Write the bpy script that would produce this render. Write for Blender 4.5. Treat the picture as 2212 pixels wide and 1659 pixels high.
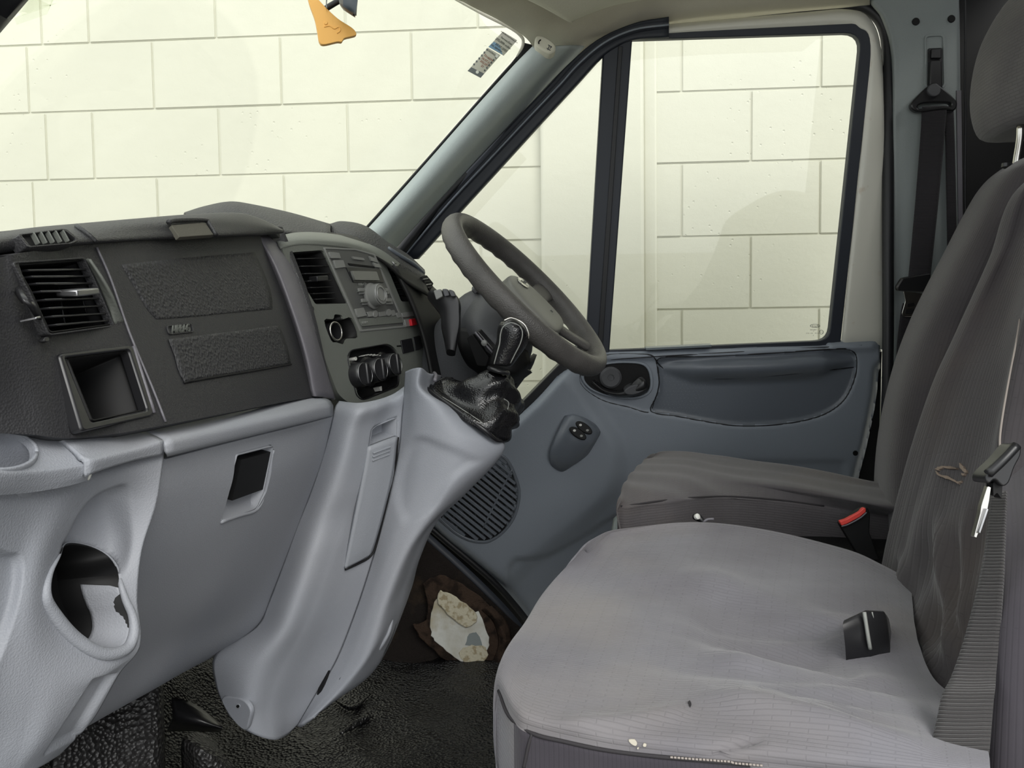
import bpy, bmesh, math, random
from mathutils import Vector as V, Matrix
random.seed(7)
for o in list(bpy.data.objects): bpy.data.objects.remove(o)
SC = bpy.context.scene
COL = SC.collection

# ---------------------------------------------------------------- camera
F = 1600.0; W, H = 2212, 1659
CAMP = V((0, 0, .70))
YAW, PIT, ROL = math.radians(3.5), math.radians(-3.0), math.radians(-.7)
FWD = V((-math.sin(YAW)*math.cos(PIT), math.cos(YAW)*math.cos(PIT), math.sin(PIT)))
_r = FWD.cross(V((0, 0, 1))).normalized(); _u = _r.cross(FWD)
RGT = _r*math.cos(ROL)+_u*math.sin(ROL); UP = -_r*math.sin(ROL)+_u*math.cos(ROL)
cam_d = bpy.data.cameras.new('camera'); cam = bpy.data.objects.new('camera', cam_d); COL.objects.link(cam)
cam_d.sensor_fit = 'HORIZONTAL'; cam_d.sensor_width = 36; cam_d.lens = 36*F/W; cam_d.clip_start = .01
cam.matrix_world = Matrix(((RGT.x, UP.x, -FWD.x, CAMP.x), (RGT.y, UP.y, -FWD.y, CAMP.y), (RGT.z, UP.z, -FWD.z, CAMP.z), (0, 0, 0, 1)))
SC.camera = cam

# ---------------------------------------------------------------- sky, sun, exposure
wd = bpy.data.worlds.new('sky'); SC.world = wd; wd.use_nodes = True
bg = wd.node_tree.nodes['Background']; bg.inputs[0].default_value = (.955, .982, 1.0, 1); bg.inputs[1].default_value = 1.3
sun_d = bpy.data.lights.new('sun', 'SUN'); sun_d.energy = 1.9; sun_d.angle = math.radians(38); sun_d.color = (1, .98, .93)
sun = bpy.data.objects.new('sun', sun_d); COL.objects.link(sun)
sun.rotation_euler = (math.radians(52), 0, math.radians(27))
vs = SC.view_settings; vs.view_transform = 'Standard'; vs.look = 'None'; vs.gamma = 1; vs.use_curve_mapping = False
vs.exposure = 0.40

# ---------------------------------------------------------------- geometry helpers
def ray(px, py): return RGT*((px-W/2)/F)+UP*((H/2-py)/F)+FWD
def P(px, py, Y=None, X=None, Z=None):
    d = ray(px, py)
    t = (Y-CAMP.y)/d.y if Y is not None else (X-CAMP.x)/d.x if X is not None else (Z-CAMP.z)/d.z
    return CAMP+d*t
def plane3(a, b, c):
    n = (b-a).cross(c-a).normalized()
    if n.dot(CAMP-a) < 0: n = -n
    return (a, n)
def PP(px, py, pl, off=0):
    a, n = pl; d = ray(px, py); a = a+n*off
    return CAMP+d*((a-CAMP).dot(n)/d.dot(n))
def pix(p):
    d = p-CAMP; w = d.dot(FWD); return (W/2+F*d.dot(RGT)/w, H/2-F*d.dot(UP)/w)
def net(rows): return [[p if isinstance(p, V) else P(*p) for p in r] for r in rows]
def cr(pts, n, closed=False):
    m = len(pts); out = []
    for i in range(m if closed else m-1):
        if closed: p0, p1, p2, p3 = pts[i-1], pts[i], pts[(i+1) % m], pts[(i+2) % m]
        else:
            p1, p2 = pts[i], pts[i+1]
            p0 = pts[i-1] if i else p1*2-p2
            p3 = pts[i+2] if i+2 < m else p2*2-p1
        for k in range(n):
            t = k/n; t2 = t*t; t3 = t2*t
            out.append((p1*2+(p2-p0)*t+(p0*2-p1*5+p2*4-p3)*t2+(p1*3-p0-p2*3+p3)*t3)*.5)
    if not closed: out.append(pts[-1].copy())
    return out
def c2(pts, n=6, closed=True): return [(v.x, v.y) for v in cr([V((a, b)) for a, b in pts], n, closed)]
def rp(pts, r, n=5):
    """round the corners of a pixel polygon; r one radius or a list"""
    out = []; m = len(pts)
    for i in range(m):
        p = V(pts[i]); a = V(pts[i-1])-p; b = V(pts[(i+1) % m])-p
        rr = r[i] if isinstance(r, (list, tuple)) else r
        rr = min(rr, a.length*.48, b.length*.48)
        if rr <= 0: out.append((p.x, p.y)); continue
        s = p+a.normalized()*rr; e = p+b.normalized()*rr
        for k in range(n+1):
            t = k/n; q = s*(1-t)**2+p*2*t*(1-t)+e*t*t; out.append((q.x, q.y))
    return out
def ell(cx, cy, rx, ry, n=28, rot=0):
    c, s = math.cos(rot), math.sin(rot)
    return [(cx+rx*math.cos(t)*c-ry*math.sin(t)*s, cy+rx*math.cos(t)*s+ry*math.sin(t)*c) for t in [2*math.pi*k/n for k in range(n)]]

def mk(name, vs_, fs, mat, parent=None, smooth=True, uv=None):
    me = bpy.data.meshes.new(name); me.from_pydata([tuple(v) for v in vs_], [], fs); me.validate(); me.update()
    if smooth: me.polygons.foreach_set('use_smooth', [True]*len(me.polygons))
    if uv is not None:
        l = me.uv_layers.new(name='UVMap')
        for lp in me.loops: l.data[lp.index].uv = uv[lp.vertex_index]
    if mat: me.materials.append(mat)
    return link(name, me, parent)
def link(name, me, parent=None):
    o = bpy.data.objects.new(name, me); COL.objects.link(o)
    if parent is not None:
        o.parent = parent
        if parent.type == 'EMPTY': o.matrix_parent_inverse = Matrix.Translation(-parent.location)
    return o
def thing(name, label, cat, loc=(0, 0, 0), group=None, kind=None):
    o = bpy.data.objects.new(name, None); COL.objects.link(o); o.location = loc; o.empty_display_size = .05
    return tag(o, label, cat, group, kind)
def tag(o, label=None, cat=None, group=None, kind=None):
    if label: o['label'] = label
    if cat: o['category'] = cat
    if group: o['group'] = group
    if kind: o['kind'] = kind
    return o
def bevel(o, w, seg=2, ang=35):
    if w > 0:
        b = o.modifiers.new('bevel', 'BEVEL'); b.width = w; b.segments = seg; b.limit_method = 'ANGLE'; b.angle_limit = math.radians(ang); b.harden_normals = False
    return o
def autosmooth(me, ang=40):
    me.polygons.foreach_set('use_smooth', [True]*len(me.polygons))
    try: me.set_sharp_from_angle(angle=math.radians(ang))
    except Exception: pass
def bake(o):
    dg = bpy.context.evaluated_depsgraph_get(); dg.update()
    me = bpy.data.meshes.new_from_object(o.evaluated_get(dg)); o.modifiers.clear(); o.data = me
    return o
def cut(o, cutters, mat_from=None):
    """boolean the cutters out of a solid and remove them"""
    for c in cutters:
        m = o.modifiers.new('cut', 'BOOLEAN'); m.object = c; m.operation = 'DIFFERENCE'; m.solver = 'EXACT'
    bake(o); autosmooth(o.data, 35)
    for c in cutters: bpy.data.objects.remove(c)
    return o

def patch(name, rows, mat, parent=None, nu=6, nv=6, thick=.004, flip=False, disp=None, off=-1):
    rows = net(rows)
    R = [cr(r, nv) for r in rows]
    n = len(R[0]); G = []
    cols = [cr([r[j] for r in R], nu) for j in range(n)]
    m = len(cols[0])
    ul = [0]; mid = cols[n//2]
    for i in range(1, m): ul.append(ul[-1]+(mid[i]-mid[i-1]).length)
    vl = [0]; midr = [cols[j][m//2] for j in range(n)]
    for j in range(1, n): vl.append(vl[-1]+(midr[j]-midr[j-1]).length)
    vs_ = [cols[j][i] for i in range(m) for j in range(n)]
    uv = [(vl[j], ul[i]) for i in range(m) for j in range(n)]
    fs = []
    for i in range(m-1):
        for j in range(n-1):
            a = i*n+j; fs.append((a, a+1, a+n+1, a+n))
    # orient to camera
    ci, cj = m//2, n//2; s = 0
    for fi in fs[::max(1, len(fs)//60)]:
        a, b, c = vs_[fi[0]], vs_[fi[1]], vs_[fi[2]]
        s += (b-a).cross(c-a).normalized().dot((CAMP-a).normalized())
    if (s < 0) != flip: fs = [tuple(reversed(x)) for x in fs]
    if disp:
        nr = [V((0, 0, 0)) for _ in vs_]
        for fi in fs:
            q = (vs_[fi[1]]-vs_[fi[0]]).cross(vs_[fi[2]]-vs_[fi[0]])
            for k in fi: nr[k] += q
        vs_ = [v+nr[k].normalized()*disp((k % n)/(n-1), (k//n)/(m-1), v) for k, v in enumerate(vs_)]
    o = mk(name, vs_, fs, mat, parent, True, uv)
    if thick:
        s_ = o.modifiers.new('solid', 'SOLIDIFY'); s_.thickness = thick; s_.offset = off
    return o
def dig(o, poly):
    """open a hole of a pixel outline in a single-layer sheet, its edge snapped to the outline"""
    bm = bmesh.new(); bm.from_mesh(o.data); bm.normal_update()
    px = {v: pix(v.co) for v in bm.verts}
    dead = [f for f in bm.faces if inside(sum(px[v][0] for v in f.verts)/len(f.verts), sum(px[v][1] for v in f.verts)/len(f.verts), poly)]
    edge = {v for f in dead for v in f.verts if any(g not in set(dead) for g in v.link_faces)} if False else None
    ds_ = set(dead); edge = {v for f in dead for v in f.verts if any(g not in ds_ for g in v.link_faces)}
    for v in edge:
        x, y = px[v]; b = 1e9; j = len(poly)-1; q = None
        for i in range(len(poly)):
            ax, ay = poly[j]; bx, by = poly[i]; dx, dy = bx-ax, by-ay
            t = max(0, min(1, ((x-ax)*dx+(y-ay)*dy)/max(1e-9, dx*dx+dy*dy))); d = (x-ax-dx*t)**2+(y-ay-dy*t)**2
            if d < b: b, q = d, (ax+dx*t, ay+dy*t)
            j = i
        v.co = PP(q[0], q[1], (v.co.copy(), v.normal.copy()))
    bmesh.ops.delete(bm, geom=dead, context='FACES'); bm.to_mesh(o.data); bm.free(); return o

def prism(name, pts, pl, out, inn, mat, parent=None, bv=.0008, seg=2, smooth=True, ref=None):
    """solid with the outline pts (pixels), its front face `out` in front of plane pl, its back `inn` behind"""
    n = pl[1]
    top = [PP(x, y, pl, out) for x, y in pts] if ref is None else [PP(x, y, pl, ref)+n*(out-ref) for x, y in pts]
    bot = [t-n*(out+inn) for t in top]
    m = len(top)
    fs = [tuple(range(m)), tuple(range(2*m-1, m-1, -1))]
    fs += [(i, m+i, m+(i+1) % m, (i+1) % m) for i in range(m)]
    q = (top[1]-top[0])
    ar = V((0, 0, 0))
    for i in range(m): ar += top[i].cross(top[(i+1) % m])
    if ar.dot(n) < 0: fs = [tuple(reversed(f)) for f in fs]
    o = mk(name, top+bot, fs, mat, parent, False)
    if smooth: autosmooth(o.data, 38)
    bevel(o, bv, seg, 38)
    return o
def cutter(pts, pl, out=.03, inn=.06): return prism('cutter', pts, pl, out, inn, None, None, 0, 1, True, 0)
def recess(name, pts, pl, depth, mat, parent, k=.99, back=.97):
    """open pocket behind an outline: walls and a back, sunk along the plane's normal"""
    n = pl[1]; a = [p if isinstance(p, V) else PP(p[0], p[1], pl, .0005) for p in pts]; c = sum(a, V())/len(a)
    a = [c+(p-c)*k for p in a]; b = [c+(p-c)*back-n*depth for p in a]; m = len(a)
    fs = [(i, (i+1) % m, m+(i+1) % m, m+i) for i in range(m)]+[tuple(range(m, 2*m))]
    ar = V()
    for i in range(m): ar += a[i].cross(a[(i+1) % m])
    if ar.dot(n) < 0: fs = [tuple(reversed(f)) for f in fs]
    fs = [tuple(reversed(f)) if i < m else f for i, f in enumerate(fs)]
    o = mk(name, a+b, fs, mat, parent, False); autosmooth(o.data, 35)
    s_ = o.modifiers.new('solid', 'SOLIDIFY'); s_.thickness = .0012; s_.offset = -1
    return o
def resamp(pts, n):
    L = [0]; m = len(pts)
    for i in range(m): L.append(L[-1]+(V(pts[(i+1) % m])-V(pts[i])).length)
    out = []; i = 0
    for k in range(n):
        t = L[-1]*k/n
        while L[i+1] < t: i += 1
        s = (t-L[i])/max(1e-9, L[i+1]-L[i]); out.append(tuple(V(pts[i]).lerp(V(pts[(i+1) % m]), s)))
    return out
def ring(name, outer, inner, pl, out, inn, mat, parent=None, bv=.001, seg=2, n=96):
    """frame between two pixel outlines that start at matching corners"""
    if len(outer) == len(inner): a, b = outer, inner
    else: a, b = resamp(outer, n), resamp(inner, n)
    m = len(a); nn = pl[1]
    A = [PP(x, y, pl, out) for x, y in a]; B = [PP(x, y, pl, out) for x, y in b]
    C = [v-nn*(out+inn) for v in A]; D = [v-nn*(out+inn) for v in B]
    fs = []
    for i in range(m):
        j = (i+1) % m
        fs += [(i, j, m+j, m+i), (2*m+i, 3*m+i, 3*m+j, 2*m+j), (i, 2*m+i, 2*m+j, j), (m+i, m+j, 3*m+j, 3*m+i)]
    ar = V((0, 0, 0))
    for i in range(m): ar += A[i].cross(A[(i+1) % m])
    if ar.dot(nn) < 0: fs = [tuple(reversed(f)) for f in fs]
    o = mk(name, A+B+C+D, fs, mat, parent, False); autosmooth(o.data, 38)
    return bevel(o, bv, seg, 38)
def tube(name, pts, r, mat, parent=None, n=10, sub=6, closed=False, flat=1.0, up=None):
    pts = [p if isinstance(p, V) else P(*p) for p in pts]
    rr = r if isinstance(r, (list, tuple)) else [r]*len(pts)
    c = cr(pts, sub, closed) if sub > 1 else pts
    rs = [x.x for x in cr([V((q, 0, 0)) for q in rr], sub, closed)] if sub > 1 else rr
    m = len(c); vs_ = []; nrm = None
    for i in range(m):
        t = (c[(i+1) % m]-c[i-1]) if closed else (c[min(i+1, m-1)]-c[max(i-1, 0)])
        t = t.normalized()
        if up is not None: nrm = up
        if nrm is None: nrm = t.orthogonal()
        nrm = (nrm-t*nrm.dot(t)).normalized(); b = t.cross(nrm)
        for k in range(n):
            a = 2*math.pi*k/n; vs_.append(c[i]+(nrm*math.cos(a)*flat+b*math.sin(a))*rs[i])
    fs = []
    for i in range(m if closed else m-1):
        for k in range(n):
            j = (i+1) % m; fs.append((i*n+k, i*n+(k+1) % n, j*n+(k+1) % n, j*n+k))
    if not closed: fs += [tuple(range(n-1, -1, -1)), tuple((m-1)*n+k for k in range(n))]
    return mk(name, vs_, fs, mat, parent)
def lathe(name, prof, org, axis, mat, parent=None, n=28, ux=None, ecc=1.0):
    axis = axis.normalized(); u = (ux if ux else axis.orthogonal()); u = (u-axis*u.dot(axis)).normalized(); w = axis.cross(u)
    vs_ = []; m = len(prof)
    for r, h in prof:
        for k in range(n):
            a = 2*math.pi*k/n; vs_.append(org+axis*h+(u*math.cos(a)*ecc+w*math.sin(a))*r)
    fs = [(i*n+k, i*n+(k+1) % n, (i+1)*n+(k+1) % n, (i+1)*n+k) for i in range(m-1) for k in range(n)]
    fs += [tuple(range(n-1, -1, -1)), tuple((m-1)*n+k for k in range(n))]
    o = mk(name, vs_, fs, mat, parent); autosmooth(o.data, 40); return o
def box(name, c, u, v, dims, mat, parent=None, bv=.002, seg=2):
    """box centred at c, axes u, v and u x v"""
    u = u.normalized(); v = (v-u*v.dot(u)).normalized(); n = u.cross(v); a, b, d = [x/2 for x in dims]
    vs_ = [c+u*a*i+v*b*j+n*d*k for k in (-1, 1) for j in (-1, 1) for i in (-1, 1)]
    fs = [(0, 2, 3, 1), (4, 5, 7, 6), (0, 1, 5, 4), (2, 6, 7, 3), (0, 4, 6, 2), (1, 3, 7, 5)]
    o = mk(name, vs_, fs, mat, parent, False); autosmooth(o.data, 40)
    return bevel(o, bv, seg)
def loft(name, secs, mat, parent=None, sub=5, csub=1, caps=True):
    """closed sections with equal point counts, lofted"""
    secs = net(secs)
    if csub > 1: secs = [cr(s, csub, True) for s in secs]
    n = len(secs[0]); cols = [cr([s[j] for s in secs], sub) for j in range(n)]; m = len(cols[0])
    vs_ = [cols[j][i] for i in range(m) for j in range(n)]
    fs = [(i*n+k, i*n+(k+1) % n, (i+1)*n+(k+1) % n, (i+1)*n+k) for i in range(m-1) for k in range(n)]
    if caps: fs += [tuple(range(n-1, -1, -1)), tuple((m-1)*n+k for k in range(n))]
    o = mk(name, vs_, fs, mat, parent)
    bm = bmesh.new(); bm.from_mesh(o.data); bmesh.ops.recalc_face_normals(bm, faces=bm.faces); bm.to_mesh(o.data); bm.free()
    autosmooth(o.data, 45); return o
def text(name, s, org, ux, uy, size, mat, parent=None, depth=.0003, spacing=1.0, align='CENTER'):
    cu = bpy.data.curves.new(name, 'FONT'); cu.body = s; cu.size = size; cu.extrude = depth; cu.align_x = align; cu.align_y = 'CENTER'; cu.space_character = spacing; cu.resolution_u = 3
    t = bpy.data.objects.new(name, cu); COL.objects.link(t)
    dg = bpy.context.evaluated_depsgraph_get(); dg.update()
    me = bpy.data.meshes.new_from_object(t.evaluated_get(dg)); bpy.data.objects.remove(t); bpy.data.curves.remove(cu)
    ux = ux.normalized(); uy = (uy-ux*uy.dot(ux)).normalized(); n = ux.cross(uy)
    for v in me.vertices: v.co = org+ux*v.co.x+uy*v.co.y+n*v.co.z
    me.materials.clear(); me.materials.append(mat); me.name = name
    return link(name, me, parent)
def inside(x, y, poly):
    c = False; j = len(poly)-1
    for i in range(len(poly)):
        xi, yi = poly[i]; xj, yj = poly[j]
        if (yi > y) != (yj > y) and x < (xj-xi)*(y-yi)/(yj-yi)+xi: c = not c
        j = i
    return c
def sdist(x, y, poly):
    """signed distance to a pixel polygon, positive inside"""
    b = 1e9; j = len(poly)-1
    for i in range(len(poly)):
        ax, ay = poly[j]; bx, by = poly[i]; dx, dy = bx-ax, by-ay
        t = max(0, min(1, ((x-ax)*dx+(y-ay)*dy)/max(1e-9, dx*dx+dy*dy)))
        d = (x-ax-dx*t)**2+(y-ay-dy*t)**2
        if d < b: b = d
        j = i
    b = math.sqrt(b)
    return b if inside(x, y, poly) else -b
def pdist(x, y, line):
    """distance to an open pixel polyline and the position along it (0..1)"""
    b, s = 1e9, 0; m = len(line)-1
    for i in range(m):
        (ax, ay), (bx, by) = line[i], line[i+1]; dx, dy = bx-ax, by-ay
        t = max(0, min(1, ((x-ax)*dx+(y-ay)*dy)/(dx*dx+dy*dy))); d = (x-ax-dx*t)**2+(y-ay-dy*t)**2
        if d < b: b, s = d, (i+t)/m
    return math.sqrt(b), s
def folds(p, lines):
    x, y = pix(p); h = 0
    for ln, w, a in lines:
        d, s = pdist(x, y, ln)
        if d < 3*w: h += a*math.exp(-(d/w)**2)*min(1, 4*s+.15)*min(1, 6*(1-s)+.5)
    return h
def sst(a, b, x):
    t = max(0, min(1, (x-a)/(b-a))); return t*t*(3-2*t)

# ---------------------------------------------------------------- materials
def lin(c): return tuple((x/255/12.92 if x/255 <= .04045 else ((x/255+.055)/1.055)**2.4) for x in c)+(1,)
def M(name, rgb, rough=.5, spec=.4, metal=0, bump=None, var=None, coat=0, sheen=0, emit=None):
    m = bpy.data.materials.new(name); m.use_nodes = True; nt = m.node_tree; b = nt.nodes['Principled BSDF']
    b.inputs['Base Color'].default_value = lin(rgb); b.inputs['Roughness'].default_value = rough
    b.inputs['Specular IOR Level'].default_value = spec; b.inputs['Metallic'].default_value = metal
    if coat: b.inputs['Coat Weight'].default_value = coat
    if sheen: b.inputs['Sheen Weight'].default_value = sheen; b.inputs['Sheen Roughness'].default_value = .4
    tc = nt.nodes.new('ShaderNodeTexCoord')
    if var:
        for vi in (var if isinstance(var, list) else [var]):
            sc, rgb2, lo, hi = vi[:4]
            no = nt.nodes.new('ShaderNodeTexNoise'); no.inputs['Scale'].default_value = sc; no.inputs['Detail'].default_value = 5
            rmp = nt.nodes.new('ShaderNodeMapRange'); rmp.inputs[1].default_value = lo; rmp.inputs[2].default_value = hi
            mx = nt.nodes.new('ShaderNodeMix'); mx.data_type = 'RGBA'
            nt.links.new(tc.outputs['Object'], no.inputs['Vector']); nt.links.new(no.outputs[0], rmp.inputs[0]); nt.links.new(rmp.outputs[0], mx.inputs[0])
            src = b.inputs['Base Color'].links
            if src: nt.links.new(src[0].from_socket, mx.inputs[6])
            else: mx.inputs[6].default_value = lin(rgb)
            mx.inputs[7].default_value = lin(rgb2); nt.links.new(mx.outputs[2], b.inputs['Base Color'])
    if bump:
        last = None
        for bi in (bump if isinstance(bump, list) else [bump]):
            kind, sc, st, di = bi
            if kind == 'voronoi':
                t = nt.nodes.new('ShaderNodeTexVoronoi'); t.feature = 'SMOOTH_F1' if False else 'F1'
            else:
                t = nt.nodes.new('ShaderNodeTexNoise'); t.inputs['Detail'].default_value = 3
            t.inputs['Scale'].default_value = sc
            bp = nt.nodes.new('ShaderNodeBump'); bp.inputs['Strength'].default_value = st; bp.inputs['Distance'].default_value = di
            nt.links.new(tc.outputs['Object'], t.inputs['Vector']); nt.links.new(t.outputs[0], bp.inputs['Height'])
            if last: nt.links.new(last.outputs[0], bp.inputs['Normal'])
            last = bp
        nt.links.new(last.outputs[0], b.inputs['Normal'])
    return m
def fabric(name, rgb, rgb2, bw=.020, rh=.0042, st=.35, stain=None, rough=.9, rot=False, groove=.10):
    m = M(name, rgb, rough, .2, sheen=.25, var=[(9, rgb2, .35, .7)]+([(4, stain, .52, .8)] if stain else []))
    nt = m.node_tree; b = nt.nodes['Principled BSDF']
    uv = nt.nodes.new('ShaderNodeUVMap'); br = nt.nodes.new('ShaderNodeTexBrick')
    br.inputs['Scale'].default_value = 1; br.inputs['Brick Width'].default_value = bw; br.inputs['Row Height'].default_value = rh
    br.inputs['Mortar Size'].default_value = rh*.24; br.inputs['Mortar Smooth'].default_value = 1; br.inputs['Color1'].default_value = (1, 1, 1, 1); br.inputs['Color2'].default_value = (.75, .75, .75, 1); br.inputs['Mortar'].default_value = (0, 0, 0, 1)
    no = nt.nodes.new('ShaderNodeTexNoise'); no.inputs['Scale'].default_value = 900
    b1 = nt.nodes.new('ShaderNodeBump'); b1.inputs['Strength'].default_value = st; b1.inputs['Distance'].default_value = .0013
    b2 = nt.nodes.new('ShaderNodeBump'); b2.inputs['Strength'].default_value = .25; b2.inputs['Distance'].default_value = .0008
    mp = nt.nodes.new('ShaderNodeMapping'); mp.inputs['Rotation'].default_value = (0, 0, math.pi/2 if rot else 0)
    nt.links.new(uv.outputs[0], mp.inputs[0]); nt.links.new(mp.outputs[0], br.inputs['Vector']); nt.links.new(br.outputs['Color'], b1.inputs['Height'])
    nt.links.new(no.outputs[0], b2.inputs['Height']); nt.links.new(b1.outputs[0], b2.inputs['Normal']); nt.links.new(b2.outputs[0], b.inputs['Normal'])
    # shade of the weave's grooves put into the colour: slightly darker there
    src = b.inputs['Base Color'].links[0].from_socket
    mx = nt.nodes.new('ShaderNodeMix'); mx.data_type = 'RGBA'; mx.blend_type = 'MULTIPLY'; mx.inputs[0].default_value = groove
    nt.links.new(src, mx.inputs[6]); nt.links.new(br.outputs['Color'], mx.inputs[7]); nt.links.new(mx.outputs[2], b.inputs['Base Color'])
    return m
def glass(name, tint=(252, 253, 250), dirt=.02, gloss=.03):
    m = bpy.data.materials.new(name); m.use_nodes = True; nt = m.node_tree
    for n in list(nt.nodes): nt.nodes.remove(n)
    out = nt.nodes.new('ShaderNodeOutputMaterial'); tr = nt.nodes.new('ShaderNodeBsdfTransparent'); tr.inputs[0].default_value = lin(tint)
    gl = nt.nodes.new('ShaderNodeBsdfGlossy'); gl.inputs['Roughness'].default_value = .01
    mx = nt.nodes.new('ShaderNodeMixShader'); mx.inputs[0].default_value = gloss
    nt.links.new(tr.outputs[0], mx.inputs[1]); nt.links.new(gl.outputs[0], mx.inputs[2])
    df = nt.nodes.new('ShaderNodeBsdfDiffuse'); df.inputs[0].default_value = (.8, .8, .75, 1)
    m2 = nt.nodes.new('ShaderNodeMixShader'); tc = nt.nodes.new('ShaderNodeTexCoord'); no = nt.nodes.new('ShaderNodeTexNoise'); no.inputs['Scale'].default_value = 6
    mr = nt.nodes.new('ShaderNodeMapRange'); mr.inputs[1].default_value = .35; mr.inputs[2].default_value = .75; mr.inputs[4].default_value = dirt
    nt.links.new(tc.outputs['Object'], no.inputs['Vector']); nt.links.new(no.outputs[0], mr.inputs[0]); nt.links.new(mr.outputs[0], m2.inputs[0])
    nt.links.new(mx.outputs[0], m2.inputs[1]); nt.links.new(df.outputs[0], m2.inputs[2]); nt.links.new(m2.outputs[0], out.inputs[0])
    return m
GR = ('noise', 420, .35, .0012)          # moulded plastic grain
m_black = M('black grained plastic', (46, 46, 48), .5, .45, bump=('voronoi', 620, .35, .0010))
m_blackp = M('black smooth plastic', (30, 30, 32), .32, .5)
m_airbag = M('black leather grained plastic', (50, 50, 52), .55, .45, bump=('voronoi', 300, .7, .0022))
m_dark = M('very dark plastic', (14, 14, 15), .6, .3)
m_fascia = M('charcoal plastic', (100, 103, 98), .5, .45, bump=GR)
m_radio = M('dark grey button plastic', (118, 119, 117), .4, .5)
m_lilac = M('satin graphite plastic', (102, 100, 106), .42, .5, bump=GR)
m_grey = M('mid grey moulded plastic', (147, 149, 155), .55, .4, bump=('voronoi', 700, .22, .0010), var=(3, (139, 143, 151), .4, .7))
m_greyd = M('grey smooth plastic', (145, 148, 154), .5, .4, bump=GR)
m_door = M('slate grey door plastic', (130, 137, 146), .5, .4, bump=('noise', 500, .3, .0010))
m_doord = M('dark slate door insert', (96, 102, 110), .36, .5, bump=('noise', 500, .25, .0010))
m_doorg = M('satin slate armrest plastic', (108, 116, 120), .26, .5)
m_pillar = M('blue grey pillar plastic', (166, 175, 174), .5, .35, bump=GR)
m_bpillar = M('grey pillar plastic', (138, 145, 145), .55, .35, bump=GR)
m_head = M('grey beige headliner cloth', (206, 202, 184), .9, .2, bump=('noise', 700, .4, .001), var=(6, (194, 189, 172), .4, .7))
m_visor = M('grey beige vinyl', (200, 198, 182), .7, .3, bump=('noise', 300, .3, .001))
m_rubber = M('black rubber', (42, 46, 54), .5, .4)
m_rubberd = M('deep black rubber', (26, 27, 30), .45, .4)
m_white = M('white painted steel', (212, 211, 200), .35, .5, var=(30, (196, 186, 168), .66, .8))
m_seat = fabric('worn grey ribbed seat cloth', (118, 117, 122), (104, 102, 107), bw=.03, st=.3, stain=(127, 122, 119))
m_seatb = fabric('dark grey striped seat cloth', (70, 67, 69), (62, 59, 61), bw=.05, rh=.006, st=.3, rot=True, stain=(78, 71, 67))
m_seatd = fabric('grey ribbed driver seat cloth', (88, 85, 87), (78, 75, 77), bw=.03, stain=(100, 92, 86))
m_seats = fabric('dark seat side cloth', (66, 63, 68), (57, 54, 60), bw=.3, rh=.004, st=.2, rot=True)
m_headrest = fabric('patterned headrest cloth', (106, 104, 104), (90, 88, 90), bw=.016, rh=.006, st=.35, groove=.18)
m_belt = fabric('charcoal belt webbing', (64, 62, 62), (55, 53, 54), bw=.5, rh=.0032, st=.8, rough=.7, rot=True, groove=.6)
m_beltd = fabric('dark belt webbing', (44, 42, 45), (38, 37, 40), bw=.5, rh=.0032, st=.4, rough=.7, rot=True)
m_leather = M('shiny black leather', (20, 20, 22), .24, .6, bump=('voronoi', 380, .3, .0015))
m_wheel = M('worn dark grey wheel foam', (84, 82, 80), .45, .45, bump=('voronoi', 500, .4, .0012), var=(14, (70, 68, 66), .4, .65))
m_wheelp = M('grey wheel centre plastic', (118, 118, 112), .45, .4, bump=GR)
m_shroud = M('dark grey column plastic', (78, 79, 82), .5, .4, bump=GR)
m_chrome = M('bright steel', (205, 203, 198), .22, .5, 1)
m_alu = M('brushed silver', (170, 170, 172), .35, .5, 1)
m_red = M('red plastic', (222, 70, 62), .4, .5)
m_hazard = M('red hazard button', (196, 30, 44), .35, .5)
m_screen = M('grey lcd screen', (96, 97, 94), .25, .5)
m_markw = M('white marking print', (205, 205, 200), .6, .3)
m_markg = M('grey marking print', (140, 142, 138), .6, .3)
m_etch = M('dark etched print', (92, 94, 92), .7, .2)
m_stitch = M('pale thread', (150, 142, 136), .8, .2)
m_stitchd = M('dark thread', (52, 50, 52), .8, .2)
m_mat = M('black rubber floor mat', (24, 24, 25), .33, .5, bump=[('voronoi', 190, .8, .004), ('noise', 18, .5, .02)], var=(7, (16, 15, 15), .45, .6))
m_tunnel = M('black rubber tunnel cover', (36, 35, 35), .4, .5, bump=('voronoi', 170, .9, .004))
m_carpet = M('worn brown black carpet', (40, 36, 34), .95, .1, bump=('noise', 400, .8, .004), var=(16, (58, 49, 41), .55, .7))
m_rust = M('frayed brown felt', (64, 52, 44), .95, .1, bump=('noise', 260, .8, .004), var=(40, (40, 33, 29), .45, .6))
m_bare = M('bare chipped white metal', (205, 206, 200), .6, .3, var=[(22, (186, 184, 172), .45, .65), (9, (168, 158, 130), .62, .72)], bump=('noise', 120, .4, .002))
m_bare2 = M('cracked cream sealer', (196, 190, 168), .8, .2, var=(90, (160, 148, 120), .5, .62), bump=('noise', 160, .8, .003))
m_tag = M('amber soft plastic', (232, 176, 92), .45, .4, bump=('noise', 60, .2, .002))
m_glass = glass('side window glass')
m_wglass = glass('windscreen glass', dirt=.03)
m_stk = M('grey printed sticker', (176, 174, 164), .6, .3)
m_stk2 = M('dark grey printed sticker', (92, 96, 98), .6, .3)
m_stkb = M('blue printed sticker', (112, 142, 166), .6, .3)
m_stkr = M('red brown print', (150, 100, 88), .7, .2)
m_mirror = M('dark mirror housing', (58, 66, 74), .35, .5)
m_ground = M('grey concrete ground', (168, 166, 158), .9, .2, bump=('noise', 60, .4, .005), var=(4, (150, 148, 140), .4, .65))
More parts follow.
